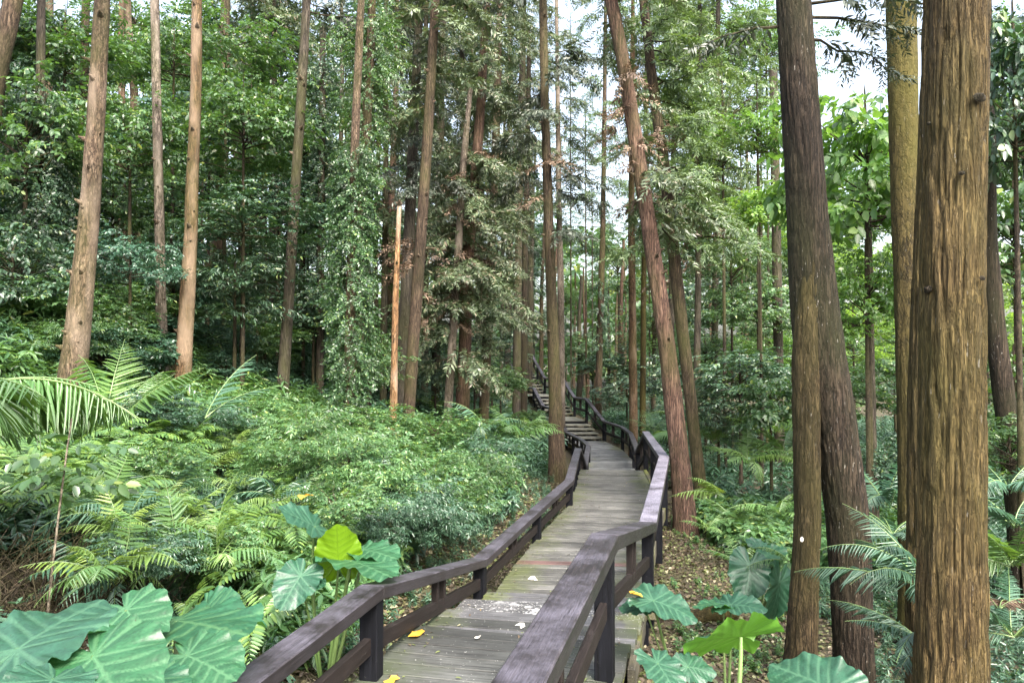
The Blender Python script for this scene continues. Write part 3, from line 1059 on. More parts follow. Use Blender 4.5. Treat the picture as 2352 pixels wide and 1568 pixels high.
# --- left hillside trunks
tree("tall knobbly tan conifer trunk nearest the tree fern", "tree", [(165, 880, 66), (185, 700, 56), (205, 500, 48), (222, 250, 42), (235, 0, 38), (245, -330, 30)], 12, 'bk_tan', seg=20, step=.08, stubs=20, seed=21, group=FT)
tree("thin pale straight conifer trunk just before the orange-footed one", "tree", [(374, 900, 27), (366, 500, 24), (355, 0, 22), (350, -300, 18)], 16, 'bk_pale', seg=12, seed=22, stubs=5, group=FT)
tree("straight conifer trunk with orange foot and pale upper half", "tree", [(420, 880, 42), (437, 560, 34), (450, 200, 27), (455, -250, 22)], 15, 'bk_orange', seg=14, seed=23, stubs=9, group=FT)
tree("lone slim leaning conifer, dark at the foot, brown above", "tree", [(647, 930, 30), (668, 600, 27), (690, 250, 25), (708, -60, 22), (716, -300, 17)], 18, 'bk_grey', seg=12, seed=24, stubs=8, group=FT,
     needles=(-250, 40, 14, 2.2, 'conifer_dark'))
tree("dark narrow trunk half hidden behind the knobbly tan one", "tree", [(140, 760, 26), (165, 600, 25), (190, 330, 22), (200, -100, 18)], 18, 'bk_brown', seg=10, seed=25, group=FT)
tree("reddish trunk leaning in at the corner of the hillside", "tree", [(-60, 560, 60), (-15, 200, 50), (32, 0, 44), (70, -250, 36)], 14, 'bk_brown', seg=14, seed=26, group=FT)
tree("faint greenish trunk behind the leafy branches mid hillside", "tree", [(500, 760, 34), (512, 300, 28), (520, -100, 24)], 24, 'bk_brown', seg=10, seed=27, group=FT)
tree("pale slim trunk far back near the hillside corner", "tree", [(100, 640, 28), (108, 200, 26), (112, -100, 24)], 23, 'bk_tan', seg=10, seed=28, group=FT)
tree("dark column of vine over a trunk behind the lone leaning conifer", "tree", [(735, 800, 20), (738, 400, 18), (742, 60, 16)], 23, 'bk_grey', name="vine_clad_tree", seed=29, ivy=(130, 680, 56, 900, .36, 'fol_dark'), group="vine clad trunks")
tree("thick dark ivy-covered trunk at the hillside edge", "tree", [(92, 780, 26), (92, 400, 24), (95, -60, 20)], 15, 'bk_grey', name="vine_clad_tree", seed=30, ivy=(210, 640, 130, 1300, .34, 'fol_dark'), group="vine clad trunks")
tree("trunk wrapped in a broad shining green ivy column down to its foot", "tree", [(800, 975, 30), (808, 600, 26), (818, 250, 22), (832, -50, 18), (840, -250, 15)], 15, 'bk_tan', name="vine_clad_tree", seed=31, seg=12,
     ivy=(340, 985, 98, 2200, .27, 'fol_ivy'), group="vine clad trunks")
tree("thinly vined brown trunk rising close behind the ivy column", "tree", [(818, 960, 30), (828, 560, 28), (846, 200, 24), (858, -60, 20)], 16.5, 'bk_brown', name="vine_clad_tree", seed=32, ivy=(-20, 420, 84, 520, .30, 'fol_mid'), group="vine clad trunks")
tree("short orange barkless snag with a snapped top", "dead tree", [(903, 975, 20), (908, 700, 17), (918, 455, 11)], 15, 'bk_snag', name="dead_snag", seed=33, seg=12, stubs=4, twigs=0, snapped=True, flare=.15)
tree("dark grey trunk directly behind the orange snag", "tree", [(922, 900, 34), (938, 560, 30), (955, 200, 24), (966, -60, 20)], 20, 'bk_grey', seed=34, seg=12, needles=(-60, 470, 20, 1.6, 'conifer_dark'), group="conifers of the middle stand")
tree("brown leaning conifer one step right of the orange snag", "tree", [(937, 975, 30), (960, 640, 30), (982, 320, 26), (1000, 0, 22), (1010, -200, 18)], 18, 'bk_brown', seed=35, seg=14, stubs=8, needles=(-160, 260, 16, 1.5, 'conifer'), dead=(420, 840, 9, .8), group="conifers of the middle stand")
tree("pale pink trunk snapped off above hanging dead sprays", "tree", [(1030, 930, 22), (1048, 640, 20), (1068, 330, 17), (1082, 190, 13)], 21, 'bk_pale', seed=36, seg=10, needles=(330, 840, 40, 1.7, 'conifer'), dead=(340, 820, 14, 1.1), snapped=True, group="conifers of the middle stand")
tree("mossy brown trunk showing its clean foot beside the pale pink trunk", "tree", [(1062, 940, 36), (1075, 600, 28), (1100, 300, 24), (1122, -50, 18)], 22, 'bk_red', seed=37, seg=10, needles=(-50, 700, 44, 1.8, 'conifer'), dead=(300, 760, 9, 1.1), twigs=4, group="conifers of the middle stand")
tree("slender conifer hung with olive sprays, before the stair foot", "tree", [(1112, 930, 26), (1128, 600, 22), (1140, 300, 20), (1150, -80, 15)], 26, 'bk_brown', seed=38, needles=(-80, 780, 44, 2.0, 'conifer'), group="conifers of the middle stand")
tree("olive-sprayed conifer set back behind the slender one", "tree", [(1000, 900, 22), (1010, 400, 20), (1020, -50, 16)], 28, 'bk_grey', seed=39, needles=(-50, 760, 40, 2.3, 'conifer'), group="conifers of the middle stand")
tree("dark double trunk standing at the stair side", "tree", [(1186, 950, 22), (1190, 600, 20), (1196, 300, 17), (1204, -50, 14)], 32, 'bk_grey', seed=40, needles=(-50, 640, 24, 2.2, 'conifer'), group="conifers of the middle stand")
tree("second dark stem touching the double trunk by the stairs", "tree", [(1203, 945, 18), (1206, 600, 15), (1212, 300, 13), (1216, 100, 10)], 32.4, 'bk_dark', seed=41, group="conifers of the middle stand")
tree("tall brown conifer with flared foot beside the low deck", "tree", [(1280, 1065, 44), (1275, 900, 32), (1263, 600, 25), (1252, 250, 22), (1246, -40, 19), (1243, -250, 15)], 21, 'bk_brown', seed=42, seg=18, step=.1, flare=.7, stubs=7,
     needles=(-240, 560, 20, 1.9, 'conifer_dark'), dead=(330, 500, 5, 1.2), group="conifers of the middle stand")
tree("pale slim trunk peeping out behind the flared conifer", "tree", [(1290, 900, 18), (1288, 650, 17), (1284, 480, 14), (1280, 150, 11), (1277, -120, 7)], 34, 'bk_pale', seed=43, needles=(-100, 520, 26, 1.8, 'conifer'), group="conifers of the middle stand")
# --- right of the walk
tree("reddish leaning conifer with a split-bark flank beside the deck", "tree", [(1574, 1200, 56), (1561, 1050, 48), (1530, 780, 44), (1497, 560, 40), (1457, 300, 36), (1427, 120, 34), (1397, -30, 31), (1352, -260, 26)], 13.6, 'bk_red', seed=44, seg=28, step=.06, stubs=9, flare=.2,
     needles=(-200, 520, 22, 1.3, 'conifer', {'az': (-1.3, 1.6), 'size': .5}), dead=(130, 480, 12, .55), group="pair of leaning conifers")
tree("thinner brown leaning conifer behind the reddish one", "tree", [(1608, 1110, 32), (1595, 1000, 30), (1560, 700, 32), (1530, 420, 30), (1500, 200, 26), (1478, 0, 22), (1450, -200, 18)], 15.2, 'bk_brown', seed=45, seg=18, step=.1, flare=.3,
     needles=(-180, 560, 34, 1.9, 'conifer_fresh', {'az': (-1.5, 1.5), 'size': .5}), dead=(250, 620, 9, .9), group="pair of leaning conifers")
tree("mossy orange trunk past the low deck railing", "tree", [(1455, 985, 22), (1453, 760, 20), (1450, 500, 17), (1452, 200, 13), (1455, -100, 9)], 30, 'bk_orange', seed=46, needles=(-80, 520, 20, 2.0, 'conifer'), group="conifers past the low deck")
tree("narrow mossy trunk close beside the orange one", "tree", [(1476, 980, 16), (1478, 700, 14), (1482, 400, 12), (1486, 0, 8)], 31, 'bk_moss', seed=47, group="conifers past the low deck")
tree("dark thin ivy-footed trunk far past the stair foot", "tree", [(1374, 935, 18), (1378, 760, 17), (1384, 560, 14), (1388, 300, 12), (1392, -100, 7)], 38, 'bk_brown', name="vine_clad_tree", seed=48, ivy=(640, 800, 34, 160, .45, 'fol_dark'), needles=(-80, 600, 26, 2.0, 'conifer_fresh'), group="conifers past the low deck")


def near_tree(label, stems, Y, barkm, seed, group, seg=120, step=.022, amp=.012, vs=1.0):
    root = None
    for k, (pts, bm_, yy) in enumerate(stems):
        X, R = trunk_path(pts, yy, step)
        z0 = X[0][2] + .2
        R = R * (1 + .22 * np.exp(-np.maximum(X[:, 2] - z0, 0) / .4))
        if root is None:
            root = thing("conifer_tree", (X[0][0], X[0][1], float(land(X[0][0], X[0][1]))), label, "tree", group)
            off = np.array(root.location)
        nu = int(max(14, 2 * PI * R.mean() / .036))
        V, Fs, uv = tube(X, R, seg, bark_disp(seed + k, amp, nu, vs, R.mean() * .10))
        obj("trunk", mesh("trunk", V - off, Fs, uv, True), M[bm_], root)
    return root, off


BG = "big trunks beside the walk"
t, off = near_tree("dark twin-stemmed trunk leaning toward the walk", [
    ([(1964, 1600, 82), (1948, 1206, 100), (1912, 950, 108), (1880, 800, 122), (1866, 650, 112), (1855, 500, 100), (1835, 200, 92), (1822, 0, 86), (1800, -330, 74)], 'bk_dark', 7.1),
    ([(1836, 1550, 74), (1855, 1206, 64), (1851, 950, 66), (1850, 800, 68), (1862, 640, 56), (1866, 480, 40)], 'bk_twin', 7.0)], 7.1, 'bk_dark', 61, BG, amp=.009, vs=2.6)
b = Bag()
r = np.random.default_rng(90)
for (px, py, az, LL) in ((1850, 40, .05, 1.5), (1850, 90, .35, 1.2), (1850, 10, -.3, 1.4), (1800, 60, 3.0, .9)):
    needle_limb(b, r, at(px, py, 7.1) - off, az, LL, .02, .22, .07, .34, .018)
obj("crown", b.mesh("crown"), [M['conifer_dark'], M['twig']], t)
# white lichen dot on the twin stem
dm = mesh("lichen_patch", np.concatenate([[(0, 0, .004)], np.stack([np.cos(np.linspace(0, 2 * PI, 13)[:-1]) * .016, np.zeros(12), np.sin(np.linspace(0, 2 * PI, 13)[:-1]) * .024], -1)]) @ np.array([[1, 0, 0], [0, 1, 0], [0, 0, 1]]),
          [np.array([(0, 1 + i, 1 + (i + 1) % 12) for i in range(12)])])
o = obj("lichen_patch", dm, M['leaf_white'], t)
o.location = Vector(at(1842, 1238, 6.855) - off)
near_tree("smooth olive mossy trunk standing behind the thick fibrous one", [([(2098, 1350, 66), (2094, 1150, 62), (2086, 700, 62), (2078, 400, 68), (2070, 0, 72), (2062, -350, 66)], 'bk_moss', 8.2)], 8.2, 'bk_moss', 63, BG, 72, .05, .006, 2.4)
near_tree("narrow ridged trunk squeezed against the thick fibrous one", [([(2124, 1420, 86), (2122, 1100, 80), (2128, 700, 74), (2142, 350, 66), (2150, 0, 60), (2155, -300, 54)], 'bk_big', 5.6)], 5.6, 'bk_big', 64, BG, 110, .02, .013, 2.0)
t, off = near_tree("thick fibrous tan trunk, the nearest of all, with white streaks", [([(2184, 1800, 168), (2184, 1568, 160), (2186, 1000, 154), (2192, 500, 146), (2200, 0, 136), (2206, -380, 128)], 'bk_big', 4.4)], 4.4, 'bk_big', 65, BG, 200, .014, .015, 2.0)
for (px, py, s) in ((2244, 228, 1.0), (2112, 660, .8), (2250, 640, .5), (2200, 400, .45), (2135, 270, .4)):
    p = at(px, py, 4.25)
    o = obj("knot", stub_mesh(), M['bk_big'], t)
    override(o, 0, M['bk_dark'])
    ax = np.array([at(2195, py, 4.4)[0], 4.4])
    d = np.array([p[0] - ax[0], -math.sqrt(max(.21 ** 2 - (p[0] - ax[0]) ** 2, .003))])
    d = d / np.linalg.norm(d)
    dv = Vector((d[0], d[1], .15))
    o.location = Vector((ax[0] + d[0] * .19, 4.4 + d[1] * .19, p[2])) - Vector(off)
    o.rotation_euler = dv.to_track_quat('Z', 'X').to_euler()
    o.scale = (s * .55, s * .8, s * .2)
tree("dark slanting trunk beyond the thick fibrous one", "tree", [(2340, 1180, 56), (2318, 1000, 50), (2290, 780, 48), (2270, 560, 44), (2262, 200, 38), (2258, -100, 34)], 10, 'bk_dark', seed=66, seg=20, step=.1, group=BG)
tree("black thin trunk seen in the gap behind the dark twin", "tree", [(2005, 1120, 26), (2000, 980, 25), (1997, 700, 20), (1994, 480, 16)], 13, 'bk_grey', seed=67, group=BG)
tree("pale lichen-spotted trunk far behind the dark twin", "tree", [(1790, 960, 26), (1786, 700, 25), (1782, 450, 24), (1776, 150, 20)], 22, 'bk_grey', seed=68, group=BG)

# far trunks in the depth of the wood
FAR = "slim far trunks in the depth of the wood"
rf = np.random.default_rng(5)
base_far = None
far_px = [1222, 1240, 1262, 1318, 1330, 1345, 1352, 1366, 1400, 1412, 1424, 1438, 1500, 1540, 1640, 1715,
          560, 600, 630, 690, 780, 860, 890, 1075, 1150, 1165, 280, 320, 470]
for i, px in enumerate(far_px):
    Y = rf.uniform(40, 66) if px > 900 else rf.uniform(26, 38)
    foot = at(px, 870, Y)
    zg = float(land(foot[0], foot[1]))
    if base_far is None:
        zz = np.linspace(-.3, 20, 30)
        V, Fs, uv = tube(np.stack([.05 * np.sin(zz * .7), .05 * np.cos(zz * .5), zz], -1), np.linspace(.2, .08, 30), 8)
        base_far = mesh("trunk", V, Fs, uv, True)
        base_far.materials.append(M['bk_grey'])
    root = thing("conifer_tree", (foot[0], foot[1], zg), "slim far trunk standing in the shade of the deep wood", "tree", FAR)
    o = obj("trunk", base_far, None, root)
    s = rf.uniform(.6, 1.15)
    o.scale = (s, s, rf.uniform(.42, .6) if 1290 < px < 1560 else 1)
    o.rotation_euler = (rf.normal(0, .02), rf.normal(0, .03), rf.uniform(0, 6))
    override(o, 0, M[['bk_grey', 'bk_brown', 'bk_red', 'bk_tan'][i % 4]])


# ------------------------------------------------------------------ broadleaf trees and shrubs
CROWN = {}


def crown_of(kind):
    if kind not in CROWN:
        k = kind
        if k == 'f': CROWN[k] = broad_crown(108, BROAD_SMALL, 30, 11, .40, .9)
        if k == 'a': CROWN[k] = broad_crown(101, BROAD, 34, 17, .44)
        if k == 'b': CROWN[k] = broad_crown(102, BROAD_BIG, 32, 17, .46)
        if k == 'c': CROWN[k] = broad_crown(103, BROAD_SMALL, 34, 19, .46)
        if k == 'd': CROWN[k] = broad_crown(104, BROAD, 28, 18, .40, .6)
        if k == 'e': CROWN[k] = broad_crown(105, BROAD_LANCE, 32, 17, .42)
        if k == 's': CROWN[k] = broad_crown(106, BROAD_LANCE, 30, 20, .42, .7, -.2)
        if k == 't': CROWN[k] = broad_crown(107, BROAD, 30, 20, .40, .7, -.2)
        CROWN[k].materials.append(M['fol_mid'])
        CROWN[k].materials.append(M['twig'])
    return CROWN[kind]


MOUND = ["dark herb mound tight against the bank by the low railing's bend", 'broad herb mound nearest the leafless bank', 'pale herb mound upslope of the taro leaves', 'herb mound two steps below the flared conifer', 'round herb mound in the middle of the slope, before the orange snag', 'wide herb mound straight upslope of the lime taro leaf', 'small herb mound just behind the blue taro leaf', "herb mound at the front of the ivy column's foot", 'herb mound before the lone leaning conifer', "herb mound at the orange snag's foot", 'herb mound upslope of the yellow fallen leaf', 'dark herb mound before the orange-footed conifer', 'dark herb mound before the upright tree fern', 'lowest dark herb mound at the edge of the bank', "second low dark herb mound behind the bank's dry stems", 'herb mound in the fern patch of the near slope', 'herb mound next to the last mound before the dark dry stems', 'dark herb mound under the bracken', 'small herb mound between the corner taro and the lime-leaved taro', 'small dark herb mound just above the corner taro', 'herb mound between bracken and ivy column']
BUSH = ['low bush between knobbly trunk and thin pale trunk', 'broad-leaved low bush left of the orange foot', 'lance-leaved bush right of the orange foot', "leafy bush before the lone leaning conifer's foot", 'small-leaved bush low before the lone leaning conifer', 'teal bush beside the dark ivy-covered trunk', 'bush filling the gap right of the knobbly trunk', 'bush filling the gap right of the orange-footed trunk', 'teal bush left of the vine column', "bush behind the thin pale trunk's foot", 'teal bush behind the narrow dark trunk', 'bush behind the lone leaning conifer', "small-leaved bush behind the orange snag's lower half", "small-leaved bush behind the orange snag's top"]
rb = np.random.default_rng(19)
STEM = None


def leafy(label, px, py, Y, R, Rz, kind, mat, group=None, name="broadleaf_tree", cat="tree", stem=True):
    """a leafy tree whose crown of radius R (Rz tall) sits at pixel px,py"""
    global STEM
    c = at(px, py, Y)
    zg = float(land(c[0], c[1]))
    c[2] = max(c[2], zg + .45 * Rz)
    root = thing(name, (c[0], c[1], min(zg, c[2])), label, cat, group)
    o = obj("crown", crown_of(kind), None, root)
    o.location = (0, 0, c[2] - root.location.z)
    s = R / 2.1
    o.scale = (s, s, Rz / 1.75)
    o.rotation_euler = (rb.normal(0, .08), rb.normal(0, .08), rb.uniform(0, 6.28))
    override(o, 0, M[mat])
    if stem and c[2] - zg > .3:
        if STEM is None:
            zz = np.linspace(0, 1, 12)
            V, Fs, uv = tube(np.stack([.03 * np.sin(zz * 7), .03 * np.cos(zz * 5), zz], -1), np.linspace(1, .45, 12), 7)
            STEM = mesh("trunk", V, Fs, uv, True)
            STEM.materials.append(M['twig'])
        t = obj("trunk", STEM, None, root)
        h = c[2] - zg + Rz * .5
        t.location = (0, 0, -.15)
        rr = .035 + .012 * R
        t.scale = (rr, rr, h)
    return root


HB = "leafy trees crowding the hillside"
L = leafy
# front rank on the left slope
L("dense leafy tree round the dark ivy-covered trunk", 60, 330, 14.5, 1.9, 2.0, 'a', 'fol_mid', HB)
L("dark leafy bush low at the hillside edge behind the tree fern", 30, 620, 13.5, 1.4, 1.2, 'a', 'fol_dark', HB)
L("broad-leaved sapling between the knobbly trunk and the pale one", 300, 600, 14.5, 1.15, 1.0, 'd', 'fol_teal', HB)
L("leafy tree with twiggy gaps above the pale straight trunk's foot", 300, 330, 17, 1.6, 1.6, 'a', 'fol_mid', HB)
L("fresh green crown tucked behind the knobbly trunk's top", 150, 110, 17, 2.0, 1.6, 'a', 'fol_mid', HB)
L("mid green crown between the two pale trunks, high up", 400, 120, 19, 1.7, 1.7, 'd', 'fol_mid', HB)
L("large glossy crown spreading from the orange-footed trunk to the lone one", 560, 300, 18.5, 2.0, 1.9, 'a', 'fol_mid', HB)
L("layered dark crown under the glossy spreading one", 560, 500, 17, 1.9, 1.25, 'd', 'fol_dark', HB)
L("dusky lance-leaved thicket beside the orange foot", 540, 660, 17.5, 1.7, 1.3, 'e', 'fol_dark', HB)
L("yellow-green sunlit crown at the top of the hillside gap", 520, 90, 21, 2.2, 1.6, 'd', 'fol_mid', HB)
L("dark crown shading the gap by the reddish corner trunk", 20, 110, 17, 2.0, 1.8, 'c', 'fol_dark', HB)
L("low dark bush at the foot of the narrow dark trunk", 110, 720, 15, 1.4, 1.0, 'e', 'fol_dark', HB)
L("small glossy bush between the pale and orange-footed trunks", 400, 640, 17, 1.1, 1.3, 'a', 'fol_teal', HB)
L("green crown hanging over the vine column", 700, 330, 24, 2.3, 2.2, 'a', 'fol_mid', HB)
L("loose bright crown beside the ivy column", 730, 520, 25, 2.2, 1.8, 'd', 'fol_mid', HB)
L("shrubby crown low behind the lone leaning conifer", 720, 720, 23, 2.0, 1.5, 'a', 'fol_dark', HB)
L("bright green shoot-covered bush at the ivy column's foot", 850, 830, 17, 1.0, 1.0, 'c', 'fol_mid', HB)
L("hanging leafy crown above the ivy column", 850, 150, 17, 1.1, 1.5, 'c', 'fol_mid', HB)
for i, (px, py, Y, R, Rz, k, m) in enumerate(((230, 760, 14, 1.0, .8, 'a', 'fol_mid'), (320, 800, 15, 1.0, .7, 'b', 'fol_teal'), (480, 780, 19, 1.4, .9, 'e', 'fol_teal'), (590, 780, 21, 1.5, .9, 'a', 'fol_mid'), (520, 850, 18, 1.0, .6, 'c', 'fol_teal'),
                                 (60, 480, 17, 1.5, 1.2, 'b', 'fol_teal'), (260, 470, 18, 1.5, 1.2, 'a', 'fol_mid'), (480, 420, 20, 1.7, 1.4, 'd', 'fol_mid'), (640, 480, 23, 1.8, 1.4, 'a', 'fol_teal'), (330, 700, 20, 1.6, 1.0, 'd', 'fol_mid'), (180, 620, 20, 1.6, 1.2, 'a', 'fol_teal'), (610, 620, 24, 1.8, 1.3, 'd', 'fol_mid'),
                                 (900, 760, 27, 1.8, 1.3, 'c', 'fol_mid'), (880, 600, 28, 2.0, 1.6, 'c', 'fol_mid'))):
    L(BUSH.pop(0), px, py, Y, R, Rz, k, m, "leafy bushes between the hillside trunks", "shrub", "shrub")
# second and third ranks, alike
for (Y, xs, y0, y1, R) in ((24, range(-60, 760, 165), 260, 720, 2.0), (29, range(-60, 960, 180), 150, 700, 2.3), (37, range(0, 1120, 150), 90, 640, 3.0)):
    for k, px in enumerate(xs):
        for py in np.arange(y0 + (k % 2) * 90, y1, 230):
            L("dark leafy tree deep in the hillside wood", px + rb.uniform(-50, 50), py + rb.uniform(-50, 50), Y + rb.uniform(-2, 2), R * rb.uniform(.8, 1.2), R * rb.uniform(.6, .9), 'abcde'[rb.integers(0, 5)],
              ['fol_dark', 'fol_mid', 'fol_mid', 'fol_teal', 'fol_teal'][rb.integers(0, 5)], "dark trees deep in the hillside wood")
# centre depth, beyond the stairs
for (px, py, Y, R, Rz, k, m) in ((1240, 760, 52, 3.0, 2.0, 'c', 'fol_dark'), (1330, 800, 47, 2.0, 1.5, 'a', 'fol_mid'), (1400, 840, 44, 2.6, 1.6, 'a', 'fol_dark'), (1500, 760, 44, 3.0, 2.2, 'c', 'fol_mid'),
                                 (1420, 620, 52, 3.2, 3.4, 'c', 'fol_mid'), (1360, 560, 58, 3.5, 2.6, 'd', 'fol_mid'), (1560, 600, 46, 3.0, 3.2, 'c', 'fol_mid'), (1640, 700, 36, 2.6, 2.4, 'a', 'fol_dark'),
                                 (1260, 560, 60, 3.4, 3.0, 'c', 'fol_dark'), (1180, 640, 50, 3.2, 3.0, 'c', 'fol_dark'), (1440, 900, 36, 1.8, 1.2, 'a', 'fol_dark'), (1540, 880, 32, 1.8, 1.4, 'a', 'fol_dark'), (1300, 700, 56, 2.4, 2.2, 'c', 'fol_mid'),
                                 (1490, 450, 50, 2.6, 2.2, 'c', 'fol_mid'), (1660, 480, 40, 2.6, 2.4, 'c', 'fol_mid')):
    L("leafy tree filling the depth beyond the stairs", px, py, Y, R, Rz, k, m, "leafy trees beyond the stairs")
for (px, py, Y, R, Rz, m) in ((1345, 330, 44, 2.4, 2.6, 'fol_mid'), (1310, 110, 42, 1.6, 1.7, 'fol_mid'), (1360, 480, 46, 2.2, 1.8, 'fol_mid'), (1700, 180, 34, 2.4, 2.4, 'fol_mid'), (1745, 60, 36, 2.4, 2.0, 'fol_light')):
    L("airy small-leaved tree breaking up the bright sky gap", px, py, Y, R, Rz, 'f', m, "airy trees in the sky gap")
# slope bushes by the stairs
for (px, py, Y, R, Rz, k, m) in ((1000, 870, 25, 1.5, 1.1, 'c', 'fol_dark'), (1090, 860, 27, 1.5, 1.0, 'c', 'fol_mid'), (1150, 880, 29, 1.3, 1.0, 'a', 'fol_mid'), (1130, 800, 34, 2.0, 1.4, 'c', 'fol_dark'), (960, 800, 28, 2.0, 1.5, 'c', 'fol_dark'), (1220, 960, 31, .8, .5, 's', 'fol_mid')):
    L("leafy bush on the slope below the stairs", px, py, Y, R, Rz, k, m, "leafy bushes below the stairs", "shrub", "shrub")
for (px, py, Y, R, Rz, k, m) in ((955, 1180, 9.3, .75, .62, 's', 'herb_dark'), (1045, 1165, 10.4, .75, .62, 's', 'herb'), (880, 1120, 9.6, .8, .6, 's', 'herb'), (1090, 1095, 12, .8, .65, 's', 'herb'), (985, 1090, 12, .9, .6, 't', 'herb'), (800, 1060, 9.5, .8, .55, 's', 'herb'),
                                 (770, 1170, 7.6, .6, .42, 't', 'herb'), (700, 1000, 11.5, .9, .6, 's', 'herb'), (560, 955, 12.5, 1.0, .6, 't', 'herb'), (870, 985, 13.5, 1.0, .6, 't', 'herb'), (640, 1060, 9.2, .7, .45, 's', 'herb'), (450, 985, 11, .9, .55, 's', 'herb_dark'), (330, 960, 10.5, .9, .6, 't', 'herb_dark'),
                                 (1010, 1225, 9.2, .5, .42, 's', 'herb_dark'), (900, 1210, 8.5, .55, .45, 's', 'herb_dark'), (380, 1070, 8.0, .6, .4, 't', 'herb'), (1130, 1050, 14, .9, .6, 's', 'herb_dark'), (520, 1270, 6.2, .5, .32, 't', 'herb'), (330, 1290, 5.4, .5, .32, 's', 'herb_dark'), (1000, 1000, 16, 1.2, .7, 't', 'herb')):
    L(MOUND.pop(0), px, py, Y, R, Rz, k, m, "herb mounds on the near slope", "shrub", "shrub", False)
for k in range(26):
    px = 130 + 34 * k + rb.uniform(-15, 15)
    p = ground_hit(px, rb.uniform(690, 850), .6, 45)
    R = rb.uniform(.9, 1.5)
    L("bushy green shrub rising on the slope between the trunk feet", px, HY + 46 - (p[2] - 3 + .2) * F / p[1], p[1], R, R * .62, 'tsacd'[k % 5], ['herb', 'fol_mid', 'herb', 'fol_teal'][k % 4], "bushy shrubs between the trunk feet", "shrub", "shrub", False)
# right side
RB = "leafy trees behind the big trunks"
L("bright backlit broad-leaved crown between the dark twin and the mossy trunk", 1990, 400, 11.5, 1.55, 1.75, 'b', 'fol_bright', RB)
L("airy bright crown beside the dark twin's upper stem", 1740, 300, 19, 1.6, 1.3, 'd', 'fol_bright', RB)
L("yellow-green low crown left of the dark twin", 1745, 480, 17, .8, .7, 'b', 'fol_light', RB)
L("dark big-leaved branches beyond the thick fibrous trunk, high up", 2330, 230, 9, .9, 1.5, 'b', 'fol_dark', RB)
L("bright broad leaves beyond the thick fibrous trunk, at half height", 2330, 560, 12, 1.1, 1.4, 'b', 'fol_mid', RB)
L("sunny thin crown in the gap behind the mossy trunk", 2000, 620, 18, 1.6, 1.3, 'd', 'fol_light', RB)
L("pale green wood edge seen between the twin and the mossy trunk", 1960, 780, 24, 2.2, 1.6, 'c', 'fol_light', RB)
L("glossy bush in the gap below the pale wood edge", 2000, 900, 14, 1.1, .8, 'a', 'fol_mid', RB)
L("dark glossy shrub behind the herb patch", 1700, 870, 18, 1.7, 1.0, 'a', 'fol_dark', RB, "shrub", "shrub")
L("dark round shrub at the leaning conifers' far side", 1650, 960, 19, 1.3, .9, 'e', 'fol_dark', RB, "shrub", "shrub")
L("fresh leafy shrub close by the dark twin", 1770, 930, 15, .9, .8, 'b', 'fol_mid', RB, "shrub", "shrub")
L("tall mixed crown right behind the thin leaning conifer", 1680, 640, 24, 1.9, 1.9, 'c', 'fol_mid', RB)
L("soft green crown closing the gap under the bright backlit one", 1990, 690, 11.2, .95, 1.15, 'a', 'fol_bright', RB)
L("feathery crown behind the leaning pair, low", 1620, 820, 26, 1.8, 1.4, 'c', 'fol_mid', RB)
L("feathery crown beside the dark twin at chest height", 1760, 830, 24, 1.6, 1.3, 'c', 'fol_bright', RB)
L("hanging conifer-like crown above the herb patch", 1660, 300, 20, 2.0, 2.4, 'c', 'conifer_fresh', RB)
L("grey-green crown left of the dark twin at mid height", 1740, 700, 22, 1.6, 1.5, 'd', 'fol_mid', RB)
L("shady bush beyond the thick fibrous trunk, low down", 2330, 900, 12, 1.2, 1.2, 'a', 'fol_mid', RB)
L("dark fern-height bush past the fibrous trunk's far side", 2320, 1040, 9.5, .9, .7, 'e', 'fol_mid', RB, "shrub", "shrub", False)
L("shady bush in the gap between dark twin and mossy trunk, knee high", 2030, 1070, 12, .9, .6, 'a', 'fol_dark', RB, "shrub", "shrub", False)
L("bright crown far beyond the slanting dark trunk", 2340, 760, 18, 1.8, 1.5, 'd', 'fol_light', RB)
for (px, py, Y, R, Rz, k, m) in ((1760, 120, 34, 3.2, 2.6, 'c', 'fol_mid'), (1900, 520, 36, 3.2, 2.4, 'd', 'fol_light'), (2050, 480, 32, 3.0, 2.6, 'd', 'fol_mid'), (1640, 130, 32, 2.6, 2.2, 'c', 'fol_mid'), (2260, 350, 26, 2.6, 3, 'd', 'fol_mid'),
                                 (2100, 840, 28, 2.4, 1.8, 'a', 'fol_mid'), (1880, 900, 26, 2.2, 1.4, 'c', 'fol_mid'), (1780, 800, 32, 2.6, 2.0, 'c', 'fol_mid'), (2330, 640, 28, 3.0, 2.4, 'd', 'fol_light'), (2330, 1000, 20, 2, 1.4, 'a', 'fol_mid'), (1840, 620, 40, 3.2, 2.6, 'c', 'fol_mid'), (2380, 120, 24, 2.6, 2.4, 'a', 'fol_mid')):
    L("hazy green tree at the back of the wood past the big trunks", px, py, Y, R, Rz, k, m, "green trees past the big trunks")

# conifer boughs high in the centre: slim conifers set further back
rc = np.random.default_rng(23)
for i, (px, Y, yb, LL) in enumerate(((880, 24, 520, 2.0), (975, 33, 640, 2.4), (1060, 34, 600, 2.5), (1100, 38, 560, 2.6), (1165, 40, 620, 2.6), (1215, 44, 520, 2.4), (1540, 27, 420, 2.3), (1600, 22, 600, 2.2), (1640, 26, 560, 2.3), (620, 28, 180, 2.4))):
    tree("olive conifer of the middle stand set deep behind the others", "tree", [(px, 900, 18), (px + 6, 450, 15), (px + rc.normal(0, 12), -60, 11)], Y, 'bk_grey', seed=300 + i, needles=(-60, yb, 30, LL, ['conifer', 'conifer_dark', 'conifer'][i % 3] if px < 1500 else 'conifer_fresh', {'size': .8, 'dens': .11}), dead=(yb * .5, yb + 120, 3, 1.2), group="olive conifers deep in the middle stand")


